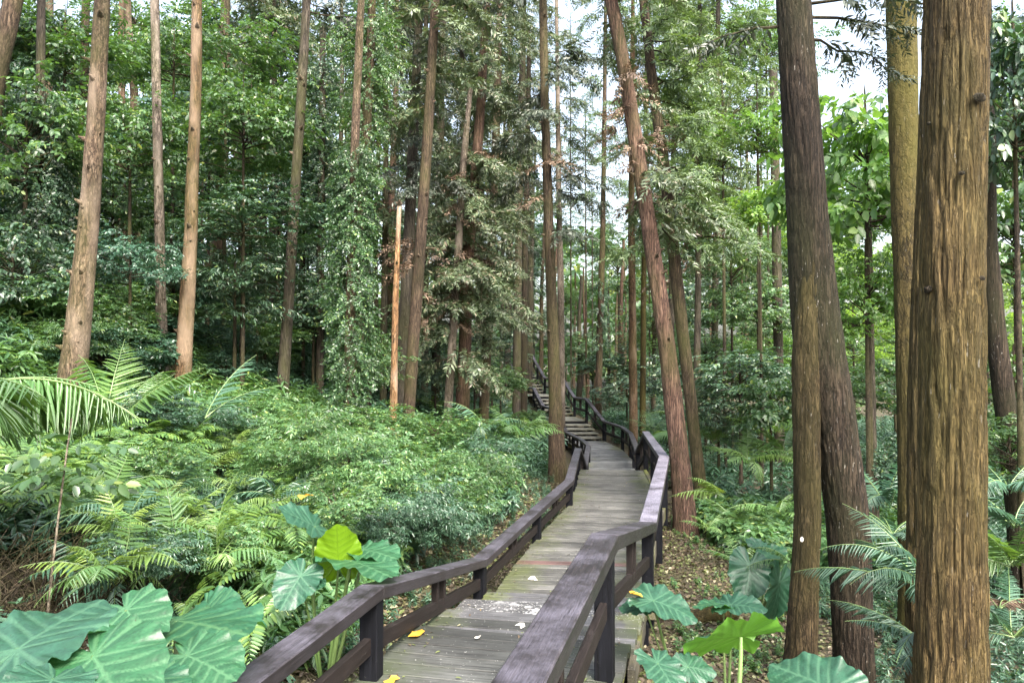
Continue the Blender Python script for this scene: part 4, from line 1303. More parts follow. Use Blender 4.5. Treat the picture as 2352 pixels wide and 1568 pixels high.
# far woods: a mass of leaf clumps closing the view
def far_woods():
    r = np.random.default_rng(77)
    b = Bag()
    n = 9000
    P = []
    while len(P) < n:
        px = r.uniform(-500, 2900)
        Y = r.uniform(62, 92)
        top = np.interp(px, [-500, 300, 800, 1150, 1300, 1460, 1600, 1720, 1850, 2050, 2900], [0, 60, 150, 350, 520, 520, 350, 450, 400, 300, 0])
        py = r.uniform(top, 870)
        p = at(px, py, Y)
        if p[2] < land(p[0], p[1]): continue
        if fbm(px * .012, py * .012, 4) < .36: continue
        P.append(p)
    P = np.array(P)
    a = r.uniform(0, 2 * PI, n)
    D = np.stack([np.cos(a), np.sin(a), r.normal(-.1, .3, n)], -1)
    add_sprays(b, BROAD_BIG, P, D, r.uniform(1.2, 2.2, n), r, .6)
    tag(obj("far_woods", b.mesh("far_woods"), M['fol_mid']), "mass of far leafage closing the view behind the trunks", kind="stuff")


far_woods()


# ------------------------------------------------------------------ undergrowth
def herb_template(r, lance=.42):
    """a low herb of height 1 with whorls of lance leaves"""
    b = Bag()
    P, D, Sc = [], [], []
    for (h, n, l) in ((.34, 4, .28), (.52, 6, .30), (.68, 6, .30), (.82, 7, .28), (.94, 6, .24), (1.0, 4, .15)):
        a0 = r.uniform(0, 6)
        lean = r.normal(0, .08, 2)
        for k in range(n):
            a = a0 + 2 * PI * k / n + r.normal(0, .25)
            pit = r.normal(-.25 if h < 1 else .25, .25)
            P.append((lean[0] * h, lean[1] * h, h)); D.append((math.cos(a) * math.cos(pit), math.sin(a) * math.cos(pit), math.sin(pit))); Sc.append(l * r.uniform(.75, 1.2))
    P, D = np.array(P), np.array(D)
    up = nrm(np.stack([r.normal(0, .3, len(P)), r.normal(0, .3, len(P)), np.ones(len(P))], -1))
    V, Fq = scatter(LEAF * [lance * 1.5, 1, 1], LEAF_F, P, frames(D, up), np.array(Sc))
    return V, Fq


HERB = [herb_template(rt) for _ in range(5)]
HERB_R = [herb_template(rt, .75) for _ in range(3)]


def field(name, label, xy, hgt, mat, kinds, seed, jig=.25):
    r = np.random.default_rng(seed)
    b = Bag()
    z = land(xy[:, 0], xy[:, 1]) - .03
    P = np.column_stack([xy, z])
    a = r.uniform(0, 2 * PI, len(P))
    fwd = np.stack([np.cos(a), np.sin(a), r.normal(0, jig * .5, len(P))], -1)
    k = r.integers(0, len(kinds), len(P))
    up = nrm(np.stack([r.normal(0, jig, len(P)), r.normal(0, jig, len(P)), np.ones(len(P))], -1))
    R = frames(fwd, up)
    for j, (V, Fq) in enumerate(kinds):
        s = k == j
        if s.any():
            b.add(*scatter(V, Fq, P[s], R[s], hgt[s]))
    tag(obj(name, b.mesh(name), M[mat]), label, kind="stuff")


ru = np.random.default_rng(31)


ru = np.random.default_rng(31)
FG = "ferns on the near slope"
slope_ferns = []
for k in range(64):
    fx, fy = ru.uniform(230, 880), 970 + 350 * ru.random() ** .8
    if fx > 560 and fy > 1190: continue
    p = ground_hit(fx, fy, .5 if k % 2 else .72)
    if k % 2 == 0: p = p + np.array([0, 0, .1])
    slope_ferns.append((p, ['fern_yellow', 'fern', 'fern_yellow', 'fern', 'fern_teal'][k % 5]))
more_ferns = [(ground_hit(690, 1030, .45), "tall upright yellow-green fern shoot above the slope herbs"), (ground_hit(865, 1085, .5), ""), (ground_hit(985, 1140, .5), "")]
AVOID = np.array([p[:2] for p, m in slope_ferns] + [p[:2] for p, m in more_ferns])


def calm(q):
    d = np.min(np.hypot(q[:, 0:1] - AVOID[None, :, 0], q[:, 1:2] - AVOID[None, :, 1]), 1)
    return np.clip(d / .55, .35, 1)


def rand_xy(n, x0, x1, y0, y1, keep):
    out = []
    tot = 0
    while tot < n:
        q = np.column_stack([ru.uniform(x0, x1, n), ru.uniform(y0, y1, n)])
        q = q[keep(q[:, 0], q[:, 1])]
        # in front of the camera, inside a generous cone
        q = q[(np.abs(q[:, 0]) < q[:, 1] * .78 + 1.5)]
        out.append(q); tot += len(q)
    return np.concatenate(out)[:n]


def strip(x, y):
    """bare litter strip beside the walk, m left of the centre line"""
    return xc(y) - x - (1.75 + .5 * fbm(x * .7 + 3, y * .35, 12) + .25 * np.sin(y * .8))


q = rand_xy(5200, -9, 2.5, 4.3, 14, lambda x, y: strip(x, y) > 0)
d_in = np.clip(strip(q[:, 0], q[:, 1]), 0, 2)
h = calm(q) * (.16 + .62 * fbm(q[:, 0] * 1.1, q[:, 1] * 1.1, 8) + .08 * d_in) * ru.uniform(.75, 1.2, len(q))
h = h + .55 * np.exp(-(((q[:, 0] + .75) / .8) ** 2 + ((q[:, 1] - 10.3) / 1.5) ** 2))
q, h = [a[np.hypot((q[:, 0] + 3.5) / .8, (q[:, 1] - 5.6) / .9) > 1] for a in (q, h)]
sel = fbm(q[:, 0] * .45, q[:, 1] * .45, 21) > .43
field("undergrowth", "bright lance-leaved herbs covering the near slope", q[sel], h[sel], 'herb', HERB, 41)
field("undergrowth", "darker glossy herbs in patches on the near slope", q[~sel], h[~sel] * .9, 'herb_dark', HERB, 42)
FERNLET = []
for k in range(4):
    bb = Bag()
    r4 = np.random.default_rng(60 + k)
    for j in range(6):
        a4 = j * 1.05 + r4.normal(0, .2)
        n4 = 11
        t4 = np.linspace(.18, 1, n4)
        el = r4.uniform(.5, .95)
        axp = np.stack([np.sin(a4) * t4, np.cos(a4) * t4, el * t4 - .75 * t4 ** 2], -1)
        dd = nrm(np.gradient(axp, axis=0))
        for sg in (-1, 1):
            sd4 = nrm(np.cross(dd, [0, 0, 1.0])) * sg
            D4 = nrm(sd4 + dd * .55 + np.array([0, 0, -.25]))
            ln4 = .30 * np.sin(PI * np.minimum(1, t4 + .05) ** .8) ** .8 + .02
            bb.add(*scatter(LEAF * [.62, 1, 1], LEAF_F, axp, frames(D4, np.array([0, 0, 1.0]) + r4.normal(0, .1, (n4, 3))), ln4))
    FERNLET.append((np.concatenate(bb.v), np.concatenate(bb.f)))
M['fernlet'] = leaf_mat("leaf_small_fern", [(0, (.06, .135, .05)), (.6, (.105, .20, .06)), (1, (.17, .27, .055))], .42, .35, (.24, .4, .05))
qf = rand_xy(210, -6, 1.0, 5.0, 11.5, lambda x, y: (strip(x, y) > .1) & (np.hypot(x + 3.5, (y - 5.6)) > .9) & (fbm(x * .6 + 7, y * .6, 33) > .40))
P3 = np.column_stack([qf, land(qf[:, 0], qf[:, 1]) + ru.uniform(.3, .75, len(qf))])
bb = Bag()
kk = ru.integers(0, 4, len(qf))
aa = ru.uniform(0, 6.28, len(qf))
Rf = frames(np.stack([np.cos(aa), np.sin(aa), ru.normal(0, .15, len(qf))], -1), nrm(np.stack([ru.normal(.05, .22, len(qf)), ru.normal(-.2, .22, len(qf)), np.ones(len(qf))], -1)))
for k in range(4):
    bb.add(*scatter(FERNLET[k][0], FERNLET[k][1], P3[kk == k], Rf[kk == k], ru.uniform(.3, .55, int((kk == k).sum()))))
tag(obj("fern_undergrowth", bb.mesh("fern_undergrowth"), M['fernlet']), "feathery small ferns woven through the slope herbs", kind="stuff")
q = rand_xy(8500, -24, 4, 13, 40, lambda x, y: strip(x, y) > .1)
h = (.5 + .5 * fbm(q[:, 0] * .5, q[:, 1] * .5, 15)) * ru.uniform(.7, 1.2, len(q))
sel = q[:, 1] < 19
field("undergrowth", "green herb carpet round the feet of the hillside trunks", q[sel], h[sel], 'herb', HERB, 43)
field("undergrowth", "deep green herb carpet climbing the shaded hillside", q[~sel], h[~sel] * 1.15, 'herb_dark', HERB, 44)
q = rand_xy(1500, 3.5, 9, 10.5, 16.5, lambda x, y: (np.hypot((x - 5.2) / 2.6, (y - 13) / 2.6) + .5 * (fbm(x, y, 2) - .45) < 1) & (x - xc(y) > 1.6))
field("herb_patch", "bright round-leaved herb patch between the leaning conifers and the dark twin", q, ru.uniform(.3, .62, len(q)), 'herb', HERB_R, 45)
q = rand_xy(3800, 4, 30, 14.5, 42, lambda x, y: x - xc(y) > 1.4)
field("undergrowth", "shady undergrowth on the flat beyond the herb patch", q, ru.uniform(.35, .9, len(q)), 'herb_dark', HERB, 46)
q = rand_xy(2600, 3.2, 13, 4.5, 14.5, lambda x, y: (x - xc(y) > 2.6 + .8 * np.sin(y * 1.7)))
field("undergrowth", "small dark herbs round the feet of the big trunks", q, ru.uniform(.12, .32, len(q)) + .25 * sstep(5, 8, q[:, 0]) * ru.random(len(q)), 'herb_dark', HERB, 47)
q = rand_xy(1100, 1.2, 5, 5.0, 16, lambda x, y: (x - xc(y) > 1.1) & (fbm(x * 1.2, y * 1.2, 6) > .42))
field("undergrowth", "tiny seedlings dotted through the leaf litter", q, ru.uniform(.05, .17, len(q)), 'herb', HERB_R, 48)
q = rand_xy(500, -1.5, 3, 5, 20, lambda x, y: (strip(x, y) > -.7) & (strip(x, y) < .2))
field("undergrowth", "sparse seedlings at the edge of the bare bank", q, ru.uniform(.08, .26, len(q)), 'herb_dark', HERB, 49)
q = rand_xy(1600, -14, 12, 34, 62, lambda x, y: np.abs(x - xc(y)) > 1.2)
field("undergrowth", "dim undergrowth on both sides of the stairs", q, ru.uniform(.5, 1.0, len(q)), 'herb_dark', HERB, 50)


def litter(name, label, q, seed, size=(.03, .075), mat='litter', lift=.012):
    r = np.random.default_rng(seed)
    n = len(q)
    a = r.uniform(0, 2 * PI, n)
    P = np.column_stack([q, land(q[:, 0], q[:, 1]) + r.uniform(0, .02, n) + lift])
    D = np.stack([np.cos(a), np.sin(a), r.normal(0, .35, n)], -1)
    up = nrm(np.stack([r.normal(0, .45, n), r.normal(0, .45, n), np.ones(n)], -1))
    V, Fq = scatter(LEAF * [1.5, 1, 1.6], LEAF_F, P, frames(D, up), r.uniform(*size, n))
    me = mesh(name, V, [Fq])
    tag(obj(name, me, M[mat]), label, kind="stuff")


q = rand_xy(17000, 1, 6.5, 4.2, 17, lambda x, y: (x - xc(y) > .75) & (x - xc(y) < 3.6))
litter("leaf_litter", "dry yellowish leaf litter between the deck and the trunks", q, 3)
q = rand_xy(15000, -3, 3, 4, 22, lambda x, y: (xc(y) - x > .7) & (strip(x, y) < .5))
litter("leaf_litter", "brown leaf litter on the bare bank under the low railing", q, 4)
q = rand_xy(6000, -7, 0, 4, 12, lambda x, y: strip(x, y) > -.2)
litter("leaf_litter", "dead leaves between the herb stems", q, 5, (.05, .1))


# dry thin twigs lying in the litter and brush
def brush(name, label, cx, cy, sx, sy, n, L, mat, seed, up=.2, lift=.0):
    r = np.random.default_rng(seed)
    b = Bag()
    for i in range(n):
        x, y = r.normal(cx, sx), r.normal(cy, sy)
        a = r.uniform(0, 2 * PI)
        p0 = np.array([x, y, float(land(x, y)) + .02 + lift * r.random()])
        d = np.array([math.cos(a), math.sin(a), r.normal(up, .2)])
        wood(b, curve(p0, d / np.linalg.norm(d), L * r.uniform(.4, 1.3), .2, 6, r), .006 * r.uniform(.6, 1.5), .3, 4, 0)
    tag(obj(name, b.mesh(name, True), M[mat]), label, kind="stuff")


brush("fallen_twigs", "thin dry twigs strewn under the taro leaves", -1.3, 5.6, .5, .8, 120, .5, 'stem_pale', 6, .1)
brush("dry_stems", "tangle of dark dry stems below the tree fern", -3.55, 5.6, .5, .5, 420, .8, 'twig', 7, 1.2)
brush("dry_stems", "dry brown stems hanging over the bank", .1, 9.6, .35, 1.2, 90, .5, 'stem_pale', 8, .3)


# ------------------------------------------------------------------ ferns
def frond_mesh(name, n=26, arch=.55, droop=.35, lobes=7, pin=.30, seed=1, lw=.15):
    """a frond of length 1 along +y arching over, pinnae either side cut into lobes"""
    r = np.random.default_rng(seed)
    b = Bag()
    t = np.linspace(0, 1, 20)
    ang = .75 - 1.55 * arch * t
    dy, dzz = np.cos(ang), np.sin(ang)
    yy = np.concatenate([[0], np.cumsum(dy[:-1])]) / 19
    zz = np.concatenate([[0], np.cumsum(dzz[:-1])]) / 19
    ax = np.stack([.02 * np.sin(3 * t), yy, zz], -1)
    V, Fs, uv = tube(ax, np.linspace(.008, .002, 20), 4)
    b.add(V, Fs, 1, uv)
    tt = np.linspace(.16, .985, n)
    P, D, U, Sc = [], [], [], []
    for k in tt:
        c = np.array([np.interp(k, t, ax[:, j]) for j in range(3)])
        tan = nrm(np.array([0, np.interp(k, t, dy), np.interp(k, t, dzz)]))
        nor = np.cross((1, 0, 0), tan)
        ln = pin * math.sin(PI * min(1, (k + .06)) ** .8) ** .75 * (1 if k > .22 else .75) + .015
        for s in (-1, 1):
            a = rad(68 - 25 * k)
            dirv = nrm(np.array([s * math.sin(a), 0, 0]) + tan * math.cos(a) - nor * (droop * r.uniform(.7, 1.3)))
            m = lobes
            u = np.linspace(.06, .97, m)
            cp = c[None] + dirv[None] * (u * ln)[:, None] - np.array([0, 0, 1.0])[None] * (droop * .35 * ln * u ** 2)[:, None]
            side_ = nrm(np.cross(dirv, nor))
            for sg in (-1, 1):
                dl = nrm(dirv[None] * .55 + sg * side_[None] * .85 + r.normal(0, .05, (m, 3)))
                P.append(cp); D.append(dl); U.append(np.repeat(nor[None], m, 0)); Sc.append(ln * lw * (1.25 - 1.0 * u) + .002)
    P, D, U, Sc = (np.concatenate(x) for x in (P, D, U, Sc))
    Vv, Fq = scatter(BLADE * [1.05, 1, .8], BLADE_F, P, frames(D, U), Sc)
    b.add(Vv, Fq, 0)
    me = b.mesh(name)
    return me


FROND = [frond_mesh("frond", 15, .62, .35, 6, .27, 1), frond_mesh("frond", 16, .9, .5, 6, .25, 2), frond_mesh("frond", 14, .45, .25, 6, .28, 3)]


def frond_simple(name, n=15, arch=.6, droop=.3, pin=.26, wid=.5, seed=1, r0=.16):
    """a frond of length 1 whose pinnae are single tapering leaflets"""
    r = np.random.default_rng(seed)
    b = Bag()
    t = np.linspace(0, 1, 16)
    ang = .75 - 1.55 * arch * t
    dy, dzz = np.cos(ang), np.sin(ang)
    ax = np.stack([.03 * np.sin(3 * t + seed), np.concatenate([[0], np.cumsum(dy[:-1])]) / 15, np.concatenate([[0], np.cumsum(dzz[:-1])]) / 15], -1)
    V, Fs, uv = tube(ax, np.linspace(.008, .002, 16), 4)
    b.add(V, Fs, 1, uv)
    P, D, U, Sc = [], [], [], []
    for k in np.linspace(r0, .985, n):
        c = np.array([np.interp(k, t, ax[:, j]) for j in range(3)])
        tan = nrm(np.array([0, np.interp(k, t, dy), np.interp(k, t, dzz)]))
        nor = np.cross((1, 0, 0), tan)
        ln = pin * (math.sin(PI * min(1, k + .06) ** .8) ** .75) * r.uniform(.85, 1.1) + .02
        for sg in (-1, 1):
            a = rad(66 - 26 * k) + r.normal(0, .09)
            dv = nrm(np.array([sg * math.sin(a), 0, 0]) + tan * math.cos(a) - nor * (droop * r.uniform(.5, 1.5)))
            if r.random() < .04: continue
            P.append(c); D.append(dv); U.append(nor + r.normal(0, .15, 3)); Sc.append(ln)
    T = np.array([(0, 0, 0), (0, 1, -.16), (-.15, .12, .02), (-.10, .6, -.03), (.15, .12, .02), (.10, .6, -.03)]) * [wid, 1, 1]
    Vv, Fq = scatter(T, LEAF_F, np.array(P), frames(np.array(D), np.array(U)), np.array(Sc))
    b.add(Vv, Fq, 0)
    return b.mesh(name)


FROND_S = [frond_simple("frond", 15, .62, .3, .25, .55, 11), frond_simple("frond", 17, .9, .5, .22, .5, 12), frond_simple("frond", 14, .45, .15, .27, .55, 13), frond_simple("frond", 16, .75, .6, .24, .5, 14)]
FROND_T = [frond_simple("frond", 34, .7, .4, .20, .36, 21, .1), frond_simple("frond", 32, .95, .6, .19, .38, 22, .1), frond_simple("frond", 34, .5, .25, .21, .36, 23, .1)]
FROND_BIG = [frond_simple("frond", 38, .8, .8, .32, .22, 4), frond_simple("frond", 24, .42, .25, .30, .30, 5), frond_simple("frond", 26, .62, .5, .30, .32, 6)]
for fm in FROND + FROND_BIG + FROND_S + FROND_T:
    fm.materials.append(M['fern'])
    fm.materials.append(M['stalk'])
rfn = np.random.default_rng(53)


def fern(label, base, n, L, mat, group, spread=(0, 2 * PI), tilt=.0, kinds=FROND, name="fern", jit=.25):
    root = thing(name, tuple(base), label, "fern", group)
    for i in range(n):
        o = obj("frond", kinds[rfn.integers(0, len(kinds))], None, root)
        az = spread[0] + (spread[1] - spread[0]) * (i + .5) / n + rfn.normal(0, .18)
        o.rotation_euler = (tilt + rfn.normal(0, jit), rfn.normal(0, .15), az - PI / 2)
        o.scale = [L * rfn.uniform(.75, 1.15)] * 3
        override(o, 0, M[mat])
    return root


def gfern(label, px, py, n, L, mat, group, lift=.25, **k):
    p = ground_hit(px, py, lift)
    return fern(label, p - np.array([0, 0, .12]), n, L, mat, group, **k)


for p, m in slope_ferns:
    fern({'fern_yellow': "feathery yellow-green fern among the herbs of the near slope", 'fern': "feathery mid-green fern among the herbs of the near slope", 'fern_teal': "blue-green fern half sunk in the herbs of the near slope"}[m], p - np.array([0, 0, .14]), 8, rfn.uniform(.42, .68), m, FG, jit=.3, kinds=FROND_S)
fern("tall upright yellow-green fern shoot above the slope herbs", more_ferns[0][0], 6, 1.0, 'fern_yellow', FG, tilt=.55, kinds=FROND_S)
fern("bleached pale fern at the edge of the slope herbs", more_ferns[1][0], 7, .8, 'fern_teal', FG, kinds=FROND_S)
fern("flat lime fern overhanging the dark herb mound", more_ferns[2][0], 7, 1.1, 'fern_yellow', FG, kinds=FROND_S)
gfern("small fern on the litter under the low railing", 985, 1295, 5, .35, 'fern', FG, .05)
for (px, py, lab) in ((1060, 965, "broad bracken mound under the middle stand"), (1130, 990, "bracken spilling toward the deck from the middle stand"), (1200, 985, "bracken clump beside the flared conifer"), (1010, 940, "bracken clump below the pale pink trunk"), (1160, 940, "bracken clump higher up near the double trunk")):
    gfern(lab, px, py, 11, 1.45, 'fern', "bracken clumps under the middle stand", .75, kinds=FROND_S)
fern("pale bracken arching in front of the flared conifer's foot", at(1195, 1010, 17.2), 9, 1.25, 'fern', "bracken clumps under the middle stand", kinds=FROND_S)
fern("pale bracken just upslope of the flared conifer", at(1115, 985, 17.5), 9, 1.3, 'fern_teal', "bracken clumps under the middle stand", kinds=FROND_S)
# tree fern at the left edge
tf = at(-150, 930, 5.6)
fern("tree fern whose arching fronds reach in over the slope", tf, 8, 1.45, 'fern', "large ferns of the hillside", (-.95, .65), -.22, [FROND_BIG[0], FROND_BIG[2]], "tree_fern", .14)
b = Bag()
zg = float(land(tf[0], tf[1]))
wood(b, np.stack([np.full(10, tf[0]), np.full(10, tf[1]), np.linspace(zg - .1, tf[2], 10)], -1) - tf, .07, .8, 10, 0)
obj("trunk", b.mesh("trunk", True), M['twig'], bpy.data.objects["tree_fern"])
f2 = ground_hit(250, 1000, .45)
fern("upright tree fern with ladder-like fronds before the knobbly trunk", f2, 6, 1.55, 'fern', "large ferns of the hillside", (.0, 2.4), .42, FROND_BIG[1:], "tree_fern", .16)
b = Bag()
zg = float(land(f2[0], f2[1]))
wood(b, np.stack([np.full(10, 0), np.full(10, 0), np.linspace(min(zg - .1 - f2[2], -.1), 0, 10)], -1), .04, .8, 10, 0)
obj("trunk", b.mesh("trunk", True), M['twig'], bpy.data.objects["tree_fern.001"])
fern("thin fern frond sticking up beside the orange foot", at(470, 960, 9.5), 2, 1.1, 'fern_teal', "large ferns of the hillside", (.5, .8), .3, [FROND_S[2]])
RFG = "ferns round the big trunks"
fern("blue-green fern pressed between the dark twin and the fibrous trunk", at(2120, 1345, 5.3), 8, .82, 'fern_teal', RFG, (1.6, 4.9), -.05, FROND_T)
fern("low blue-green fern drooping in front of the fibrous trunk's flank", at(2130, 1480, 4.9), 6, .62, 'fern_teal', RFG, (2.0, 4.6), -.25, FROND_T)
fern("blue fern behind the dark twin's foot", at(2050, 1230, 7.6), 9, .85, 'fern_teal', RFG, kinds=FROND_T)
fern("hazy blue fern high between the twin and the mossy trunk", at(2040, 1160, 9.5), 9, 1.0, 'fern_teal', RFG, kinds=FROND_T)
fern("fern beyond the fibrous trunk at knee height", at(2330, 1210, 6.6), 9, .85, 'fern_teal', RFG, kinds=FROND_T)
fern("fern spreading at the fibrous trunk's far side", at(2320, 1300, 5.8), 9, .7, 'fern', RFG, kinds=FROND_T)
fern("lowest fern past the fibrous trunk's foot", at(2330, 1460, 5.2), 8, .7, 'fern_teal', RFG, kinds=FROND_T)
fern("blue fern in the shade of the slanting dark trunk", at(2310, 1120, 8.5), 8, 1.0, 'fern_teal', RFG, kinds=FROND_T)
fern("rust-brown dead fern beside the fibrous trunk", at(2296, 1395, 5.0), 4, .4, 'dead', RFG, (-.5, 1.2), -.3, FROND_T)
fern("bright fern frond fan against the reddish leaning conifer", at(1660, 1140, 12), 5, .8, 'fern_yellow', "ferns by the herb patch", (1.4, 4.2), -.1, FROND_S)
fern("silvery fern at the front of the herb patch", at(1680, 1190, 11.2), 7, .7, 'fern', "ferns by the herb patch", (2.2, 6.0), kinds=FROND_T)
fern("drooping fern at the herb patch edge by the dark twin", at(1790, 1180, 10.8), 7, .75, 'fern', "ferns by the herb patch", kinds=FROND_T)
fern("fern rising behind the herb patch", at(1720, 1060, 15), 9, 1.1, 'fern', "ferns by the herb patch", kinds=FROND_T)
fern("second fern rising behind the herb patch near the twin", at(1800, 1050, 15), 9, 1.1, 'fern', "ferns by the herb patch", kinds=FROND_T)
fern("pale striped fern frond by the small taro", at(1815, 1290, 7.8), 3, .55, 'fern', "ferns by the herb patch", (2.6, 3.9), -.3, FROND_T)
for (px, py, Y) in ((1640, 1020, 19), (1700, 990, 22), (1760, 1000, 18), (1560, 960, 26), (1620, 940, 28), (1500, 990, 28)):
    fern("shady fern on the flat behind the herb patch", at(px, py, Y), 8, 1.3, 'fern', "shady ferns behind the herb patch")
fern("fern on the litter at the leaning conifer's foot", at(1625, 1215, 10.6), 6, .5, 'fern', "ferns by the herb patch", kinds=FROND_S)
fern("low fern above the rotten log", at(1690, 1290, 9.2), 7, .5, 'fern', "ferns by the herb patch", kinds=FROND_S)
# fan palm behind the leaning conifer
pal = thing("fan_palm", tuple(at(1535, 990, 21)), "pale drooping fan palm behind the leaning conifers", "palm")
for i in range(9):
    bb = Bag()
    a = -.3 + i * .42
    V, Fq = scatter(BLADE * [.10, 1, 2.0], BLADE_F, np.zeros((9, 3)), frames(np.stack([np.sin(np.linspace(-.5, .5, 9)), np.cos(np.linspace(-.5, .5, 9)), np.full(9, .1)], -1), np.array([0, 0, 1.0])), np.full(9, .7))
    bb.add(V, Fq)
    o = obj("palm_leaf", bb.mesh("palm_leaf"), M['fern'], pal)
    o.rotation_euler = (-.3 + .2 * math.sin(i * 2.1), 0, a * 2)


# ------------------------------------------------------------------ taro plants (each leaf a part)
def taro_leaf_mesh(seed, wav=.02, cup=.10, curl=.25):
    """heart-shaped blade, stalk meets it at the origin, tip at y = 1; u of the uv = distance to the nearest vein"""
    r = np.random.default_rng(seed)
    th = np.linspace(-PI, PI, 121)
    key = np.array([0, 20, 45, 70, 95, 120, 145, 162, 174, 180]) * PI / 180
    rad_ = np.array([1.0, .84, .69, .60, .56, .57, .58, .50, .28, .05])
    rr = np.interp(np.abs(th), key, rad_)
    rr = np.convolve(np.concatenate([rr[-4:-1], rr, rr[1:4]]), np.ones(5) / 5, 'same')[3:-3]
    rr *= 1 + wav * np.sin(np.abs(th) * 17 + r.random() * 6) + r.normal(0, .006, len(th))
    ss = np.linspace(0, 1, 22)
    TH, SS = np.meshgrid(th, ss)
    RR = rr[None] * SS
    X, Y = RR * np.sin(TH), RR * np.cos(TH)
    # veins: midrib, side ribs leaving it at an angle, ribs of the two basal lobes
    ax = np.abs(X)
    d = np.abs(X) * 1.1
    for y0 in (.0, .16, .32, .48, .64, .80):
        d = np.minimum(d, np.where(Y > y0 - .05, np.abs((Y - y0) - .62 * ax + .25 * ax ** 2) * .85, 1))
    for s in (.35, .9, 1.9):
        d = np.minimum(d, np.where(Y < .1, np.abs(ax * .55 + Y * s * .55) / math.hypot(.55, s * .55) , 1) + .0)
    vein = np.clip(d / .085, 0, 1)
    Z = .022 * (vein ** .7) * (SS ** .6) - cup * (ax ** 1.4) * -1.0 * .6 - curl * np.maximum(Y, 0) ** 2 * .6 - .18 * np.maximum(-Y, 0) ** 1.5
    Z = Z + .045 * SS ** 3 * np.sin(TH * 9 + r.random() * 6) + .018 * SS ** 4 * np.sin(TH * 23 + 1)
    n = len(th)
    i = np.arange(len(ss) - 1)[:, None] * n + np.arange(n - 1)[None]
    q = np.stack([i, i + 1, i + n + 1, i + n], -1).reshape(-1, 4)
    fine = np.abs(np.mod((Y - .62 * ax) / .045, 1) - .5) * 2
    uv = np.stack([np.clip(d / .028 * .2, 0, 1), fine], -1).reshape(-1, 2)
    return mesh("leaf", np.stack([X, Y, Z], -1).reshape(-1, 3), [q], uv, True)


TARO = [taro_leaf_mesh(1), taro_leaf_mesh(2, .025, -.12, .15), taro_leaf_mesh(3, .018, .16, .4)]
for tm in TARO:
    tm.materials.append(M['taro'])


def taro(label, foot, leaves, group="large-leaved taro plants"):
    """leaves: (attach px,py,Y, tip px,py,Y, roll, mat, variant[, label])"""
    foot = np.asarray(foot, float)
    root = thing("taro_plant", tuple(foot), label, "plant", group)
    for lf in leaves:
        a, tip = at(*lf[0]), at(*lf[1])
        y = tip - a
        s = np.linalg.norm(y)
        y = y / s
        up = nrm(np.array([0, -.35, 1.0]) if len(lf) < 6 or lf[5] is None else np.array(lf[5], float))
        x = nrm(np.cross(y, up))
        z = np.cross(x, y)
        roll = lf[2]
        x, z = x * math.cos(roll) + z * math.sin(roll), z * math.cos(roll) - x * math.sin(roll)
        o = obj("leaf", TARO[lf[4]], None, root)
        o.matrix_world = Matrix(np.stack([x * s, y * s, z * s], 1).tolist()).to_4x4()
        o.location = Vector(a - foot)
        override(o, 0, M[lf[3]])
        if len(lf) > 6: o["label"] = lf[6]
        # its stalk
        b = Bag()
        t = np.linspace(0, 1, 12)[:, None]
        ctrl = foot * .35 + a * .65 + np.array([0, 0, .12 * s]) - z * .1
        p = (1 - t) ** 2 * (foot - foot) + 2 * t * (1 - t) * (ctrl - foot) + t * t * (a - foot)
        wood(b, p, .02 * min(1.2, s / .4), .5, 8, 0)
        obj("stalk", b.mesh("stalk", True), M['stalk'], root)
    return root


def foot_at(px, py, Y):
    p = at(px, py, Y)
    p[2] = float(land(p[0], p[1])) - .03
    return p


taro("huge blue-green taro clump in the near corner under the slope", foot_at(150, 1640, 2.9), [
    ((40, 1490, 2.55), (240, 1352, 2.95), .1, 'taro_blue', 0, None, "huge blue-green leaf"),
    ((215, 1508, 2.5), (300, 1640, 2.25), -.1, 'taro', 1),
    ((290, 1400, 3.3), (345, 1480, 3.1), -.1, 'taro', 1),
    ((120, 1560, 2.2), (60, 1640, 2.0), .3, 'taro_blue', 2)])
taro("bright green taro beside the low railing", foot_at(400, 1640, 3.2), [
    ((405, 1425, 3.45), (570, 1442, 3.15), .25, 'taro_green', 1),
    ((430, 1505, 3.0), (545, 1550, 2.85), .1, 'taro', 0),
    ((470, 1400, 3.8), (540, 1380, 3.7), -.3, 'taro_green', 2),
    ((345, 1560, 2.8), (400, 1630, 2.65), .2, 'taro_green', 0)])
taro("taro with one glowing lime leaf among blue ones", foot_at(748, 1375, 5.5), [
    ((722, 1208, 5.5), (646, 1160, 5.3), .2, 'taro_blue', 0),
    ((778, 1288, 5.35), (772, 1197, 5.3), 0, 'taro_lime', 0, (-.35, 1, .2), "glowing lime leaf seen from below"),
    ((690, 1322, 5.15), (640, 1400, 4.95), .15, 'taro_blue', 0),
    ((712, 1330, 5.2), (742, 1345, 5.1), .2, 'taro_blue', 0),
    ((836, 1262, 5.55), (916, 1274, 5.35), -.1, 'taro', 0, (0, .06, 1)),
    ((806, 1288, 5.3), (905, 1312, 5.0), .1, 'taro', 0, (0, .06, 1))])
taro("taro holding its green leaf flat like a tray beside the deck", foot_at(1665, 1640, 4.6), [
    ((1702, 1462, 4.7), (1560, 1466, 4.55), .0, 'taro_tray', 0, (-.03, 1.0, 1), "flat tray leaf showing its bright green underside")])
taro("taro with one shiny blue-white leaf behind the tray leaf", foot_at(1668, 1560, 5.9), [
    ((1678, 1388, 5.9), (1762, 1388, 5.75), .0, 'taro_blue', 2, (0, -.25, 1)),
    ((1662, 1388, 5.95), (1590, 1380, 5.95), .0, 'taro_green', 2, (0, .1, 1))])
